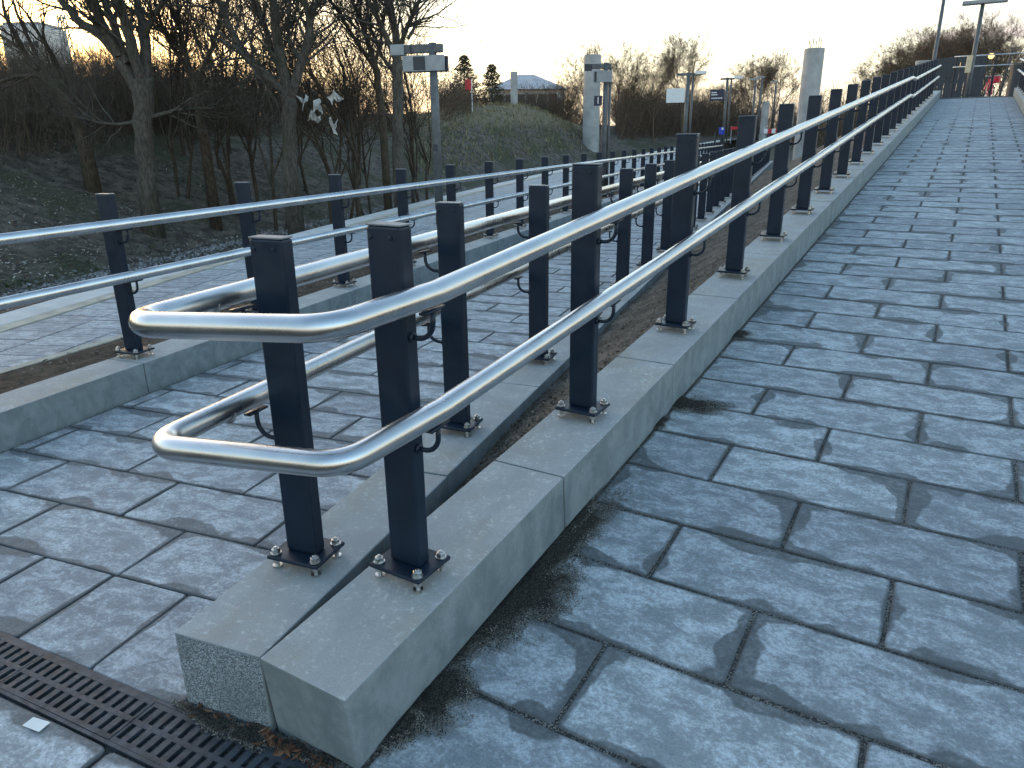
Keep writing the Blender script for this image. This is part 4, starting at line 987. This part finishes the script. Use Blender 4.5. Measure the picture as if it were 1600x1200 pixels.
for sx in (-1, 1):
    for sy in (-1, 1): m = MB(); m.tube([(sx * 1.9, sy * 1.9, -2), (sx * .5, sy * .5, H)], [.22, .14], 5); m.build('leg', MT['grey'], r_)
m = MB()
for i in range(14):
    z0, z1 = H * i / 14, H * (i + 1) / 14; f0, f1 = 1.9 - 1.4 * i / 14, 1.9 - 1.4 * (i + 1) / 14
    for q in ((1, 0), (0, 1)):
        for s in (-1, 1):
            A = Vector((-f0, s * f0, z0)) if q[0] else Vector((s * f0, -f0, z0)); B = Vector((f1, s * f1, z1)) if q[0] else Vector((s * f1, f1, z1)); m.tube([A, B], .1, 4)
m.build('bracing', MT['grey'], r_)

# ------------------------------------------------------------------ top of the ramp
zt = PR(29.3, 0, HR).z
pl = [PR(29.3, -.6), PR(29.3, 9), PR(60, 9), PR(60, -.6)]
plaza = sheet('upper_pavement', [Vector((p.x, p.y, zt - .005)) for p in pl], MT['slab_l'], 3.2); tag(plaza, kind='structure')
uvl = plaza.data.uv_layers.new(name='half'); uvl.data.foreach_set('uv', [900, 900] * len(plaza.data.loops))
def PT_(u, v, z): q = PR(u, v); return Vector((q.x, q.y, zt + z))
rail4 = empty('railing', PT_(31.2, 1.5, 0), -.546); tag(rail4, 'steel two rail barrier crossing behind the top of the ramp', 'railing')
for z in (1.10, 1.45): m = MB(); m.tube([(-1.15, 0, z), (2.6, 0, z)], .022, 10); m.build('handrail', MT['steel'], rail4, smooth=True)
for x in (-1.05, .15, 1.3, 2.45): mbox(rail4, 'post', 'paint', x - .035, x + .035, .025, .09, 0, 1.5)
fence = empty('screen_fence', PT_(33.5, -.6, 0), -.546); tag(fence, 'dark board fence screen behind the barrier at the ramp top', 'fence')
for i in range(8): link('board', bbox(.25 + i * .22, .25 + i * .22 + .212, -.015, .015, .02, 1.62 + random.uniform(-.02, .02), .004, 'board'), MT['dark'], fence)
def lamp(u, v, H, lab, head=True, ry=0):
    o = empty('lamp_pole', PT_(u, v, 0), -.546); tag(o, lab, 'lamp'); m = MB(); m.tube([(0, 0, -.1), (0, 0, 1.0), (0, 0, H)], [.09, .075, .06], 12); m.build('pole', MT['mast'], o, smooth=True)
    link('base_collar', bbox(-.13, .13, -.13, .13, 0, .06, .01, 'base_collar'), MT['dark'], o); mbox(o, 'lamp_head', 'grey', -.62, .72, -.16, .16, H - .02, H + .10, .02); return o
rn = random.Random(61); m = MB()
for k in range(9000):
    p = PT_(38 + rn.uniform(0, 1.2), rn.uniform(-3.5, 9), rn.uniform(0, 1.75) * (.85 + .3 * rn.random())); leaf(m, p, rn.uniform(.06, .13), rn, .9)
tag(m.build('clipped_hedge', MT['ivy']), 'dark clipped hedge behind the barrier at the ramp top', 'hedge', kind='stuff')
_q = PT_(30.6, .95, 0); o = lamp(30.6, .95, P(1543, 5, _q.y).z - zt, 'lamp pole with flat wide head and pale notice at the ramp top'); MT['notice'] = plain('buff_notice', (.62, .50, .33), .7, var=.1); mbox(o, 'notice', 'notice', -.19, -.01, -.10, -.085, .85, 1.42)
_q = P(1459, 96, 44); o = empty('lamp_pole', (_q.x, 44, z_ground(_q.x, 44)), -.5); tag(o, 'tall plain lamp pole behind the far ramp posts', 'lamp'); H = P(1477, -40, 44).z - o.location.z
m = MB(); m.tube([(0, 0, -.1), (0, 0, H * .4), (0, 0, H)], [.13, .11, .08], 12); m.build('pole', MT['mast'], o, smooth=True); mbox(o, 'lamp_head', 'grey', -.6, .6, -.16, .16, H - .02, H + .1, .02)
bl = empty('dark_pillar', PT_(30.4, 2.35, 0)); tag(bl, 'stout dark round pillar beside the pale kerb at ramp top', 'pillar'); m = MB(); m.tube([(0, 0, -.1), (0, 0, 1.0), (0, 0, 1.06)], [.24, .24, .2], 20); m.build('shaft', MT['dark'], bl, smooth=False); m = MB(); m.tube([(0, 0, 1.0), (0, 0, 1.03)], .26, 20); m.build('rim', MT['mast'], bl)
st = empty('timber_stake', PT_(31.3, 1.95, 0)); tag(st, 'thin dark leaning stake by the stout pillar', 'stake'); m = MB(); m.tube([(0, 0, -.1), (.16, 0, 1.55), (.17, 0, 1.62)], [.045, .04, .015], 8); m.build('shaft', MT['dark'], st)
def street_light(px, py, Y, lab):
    p = P(px, py, Y); o = empty('street_light', (p.x, Y, zt)); tag(o, lab, 'street light', 'lit street lights'); h = p.z - zt; m = MB(); m.tube([(0, 0, -3), (0, 0, h)], [.07, .05], 8); m.build('pole', MT['dark'], o)
    g = N('lit_lamp_glass'); g.p.inputs['Emission Color'].default_value = (1, .55, .16, 1); g.p.inputs['Emission Strength'].default_value = .35; g.col((.8, .6, .3))
    m = MB(); m.tube([(0, 0, h), (0, 0, h + .12), (0, 0, h + .26), (0, 0, h + .32)], [.07, .17, .17, .06], 14); m.build('lamp_glass', g.mat, o); m = MB(); m.tube([(0, 0, h + .325), (0, 0, h + .40)], [.21, .05], 14); m.build('lamp_hood', MT['dark'], o)
street_light(1548, 92, 50, 'lit orange street light shining above the barrier beside the stake'); street_light(1501, 106, 52, 'lit orange street light at the barrier left of the notice')
# parked bicycle behind the barrier
_q = P(1546, 140, 31.5); bk = empty('bicycle', (_q.x, 31.5, zt), .82); tag(bk, 'bright red bicycle parked behind the barrier at the ramp top', 'bicycle')
for x in (-.52, .52):
    m = MB(); ring = [(x + .33 * math.cos(a * .2618), 0, .34 + .33 * math.sin(a * .2618)) for a in range(25)]; m.tube(ring, .02, 6, cap=False); w_ = m.build('wheel', MT['dark'], bk, smooth=True)
    for a in range(8): m = MB(); m.tube([(x, 0, .34), (x + .32 * math.cos(a * .785), 0, .34 + .32 * math.sin(a * .785))], .004, 4); m.build('spoke', MT['bolt'], w_)
m = MB(); A, B_, C_, D_, E_ = (-.52, 0, .34), (-.05, 0, .30), (-.18, 0, .82), (.36, 0, .80), (.52, 0, .34)
for s in ((A, B_), (A, C_), (B_, C_), (B_, D_), (C_, D_), (D_, E_)): m.tube(s, .024, 8)
m.build('frame', MT['red'], bk, smooth=True); m = MB(); m.tube([(.36, 0, .80), (.33, 0, 1.02)], .015, 8); m.tube([(.25, -.28, 1.04), (.33, -.1, 1.03), (.33, .1, 1.03), (.25, .28, 1.04)], .014, 8); m.build('handlebar', MT['bolt'], bk, smooth=True)
link('saddle', bbox(-.32, -.06, -.08, .08, .90, .96, .02, 'saddle', 2), MT['dark'], bk); m = MB(); m.tube([(-.18, 0, .82), (-.19, 0, .91)], .014, 6); m.build('seat_post', MT['bolt'], bk)
link('basket', bbox(.42, .74, -.2, .2, .78, 1.02, .03, 'basket', 2), MT['red'], bk); m = MB(); m.tube([(-.52 + .37 * math.cos(a), 0, .34 + .37 * math.sin(a)) for a in (.3, .8, 1.3, 1.8, 2.3, 2.8)], .03, 5); m.build('mudguard', MT['red'], bk)
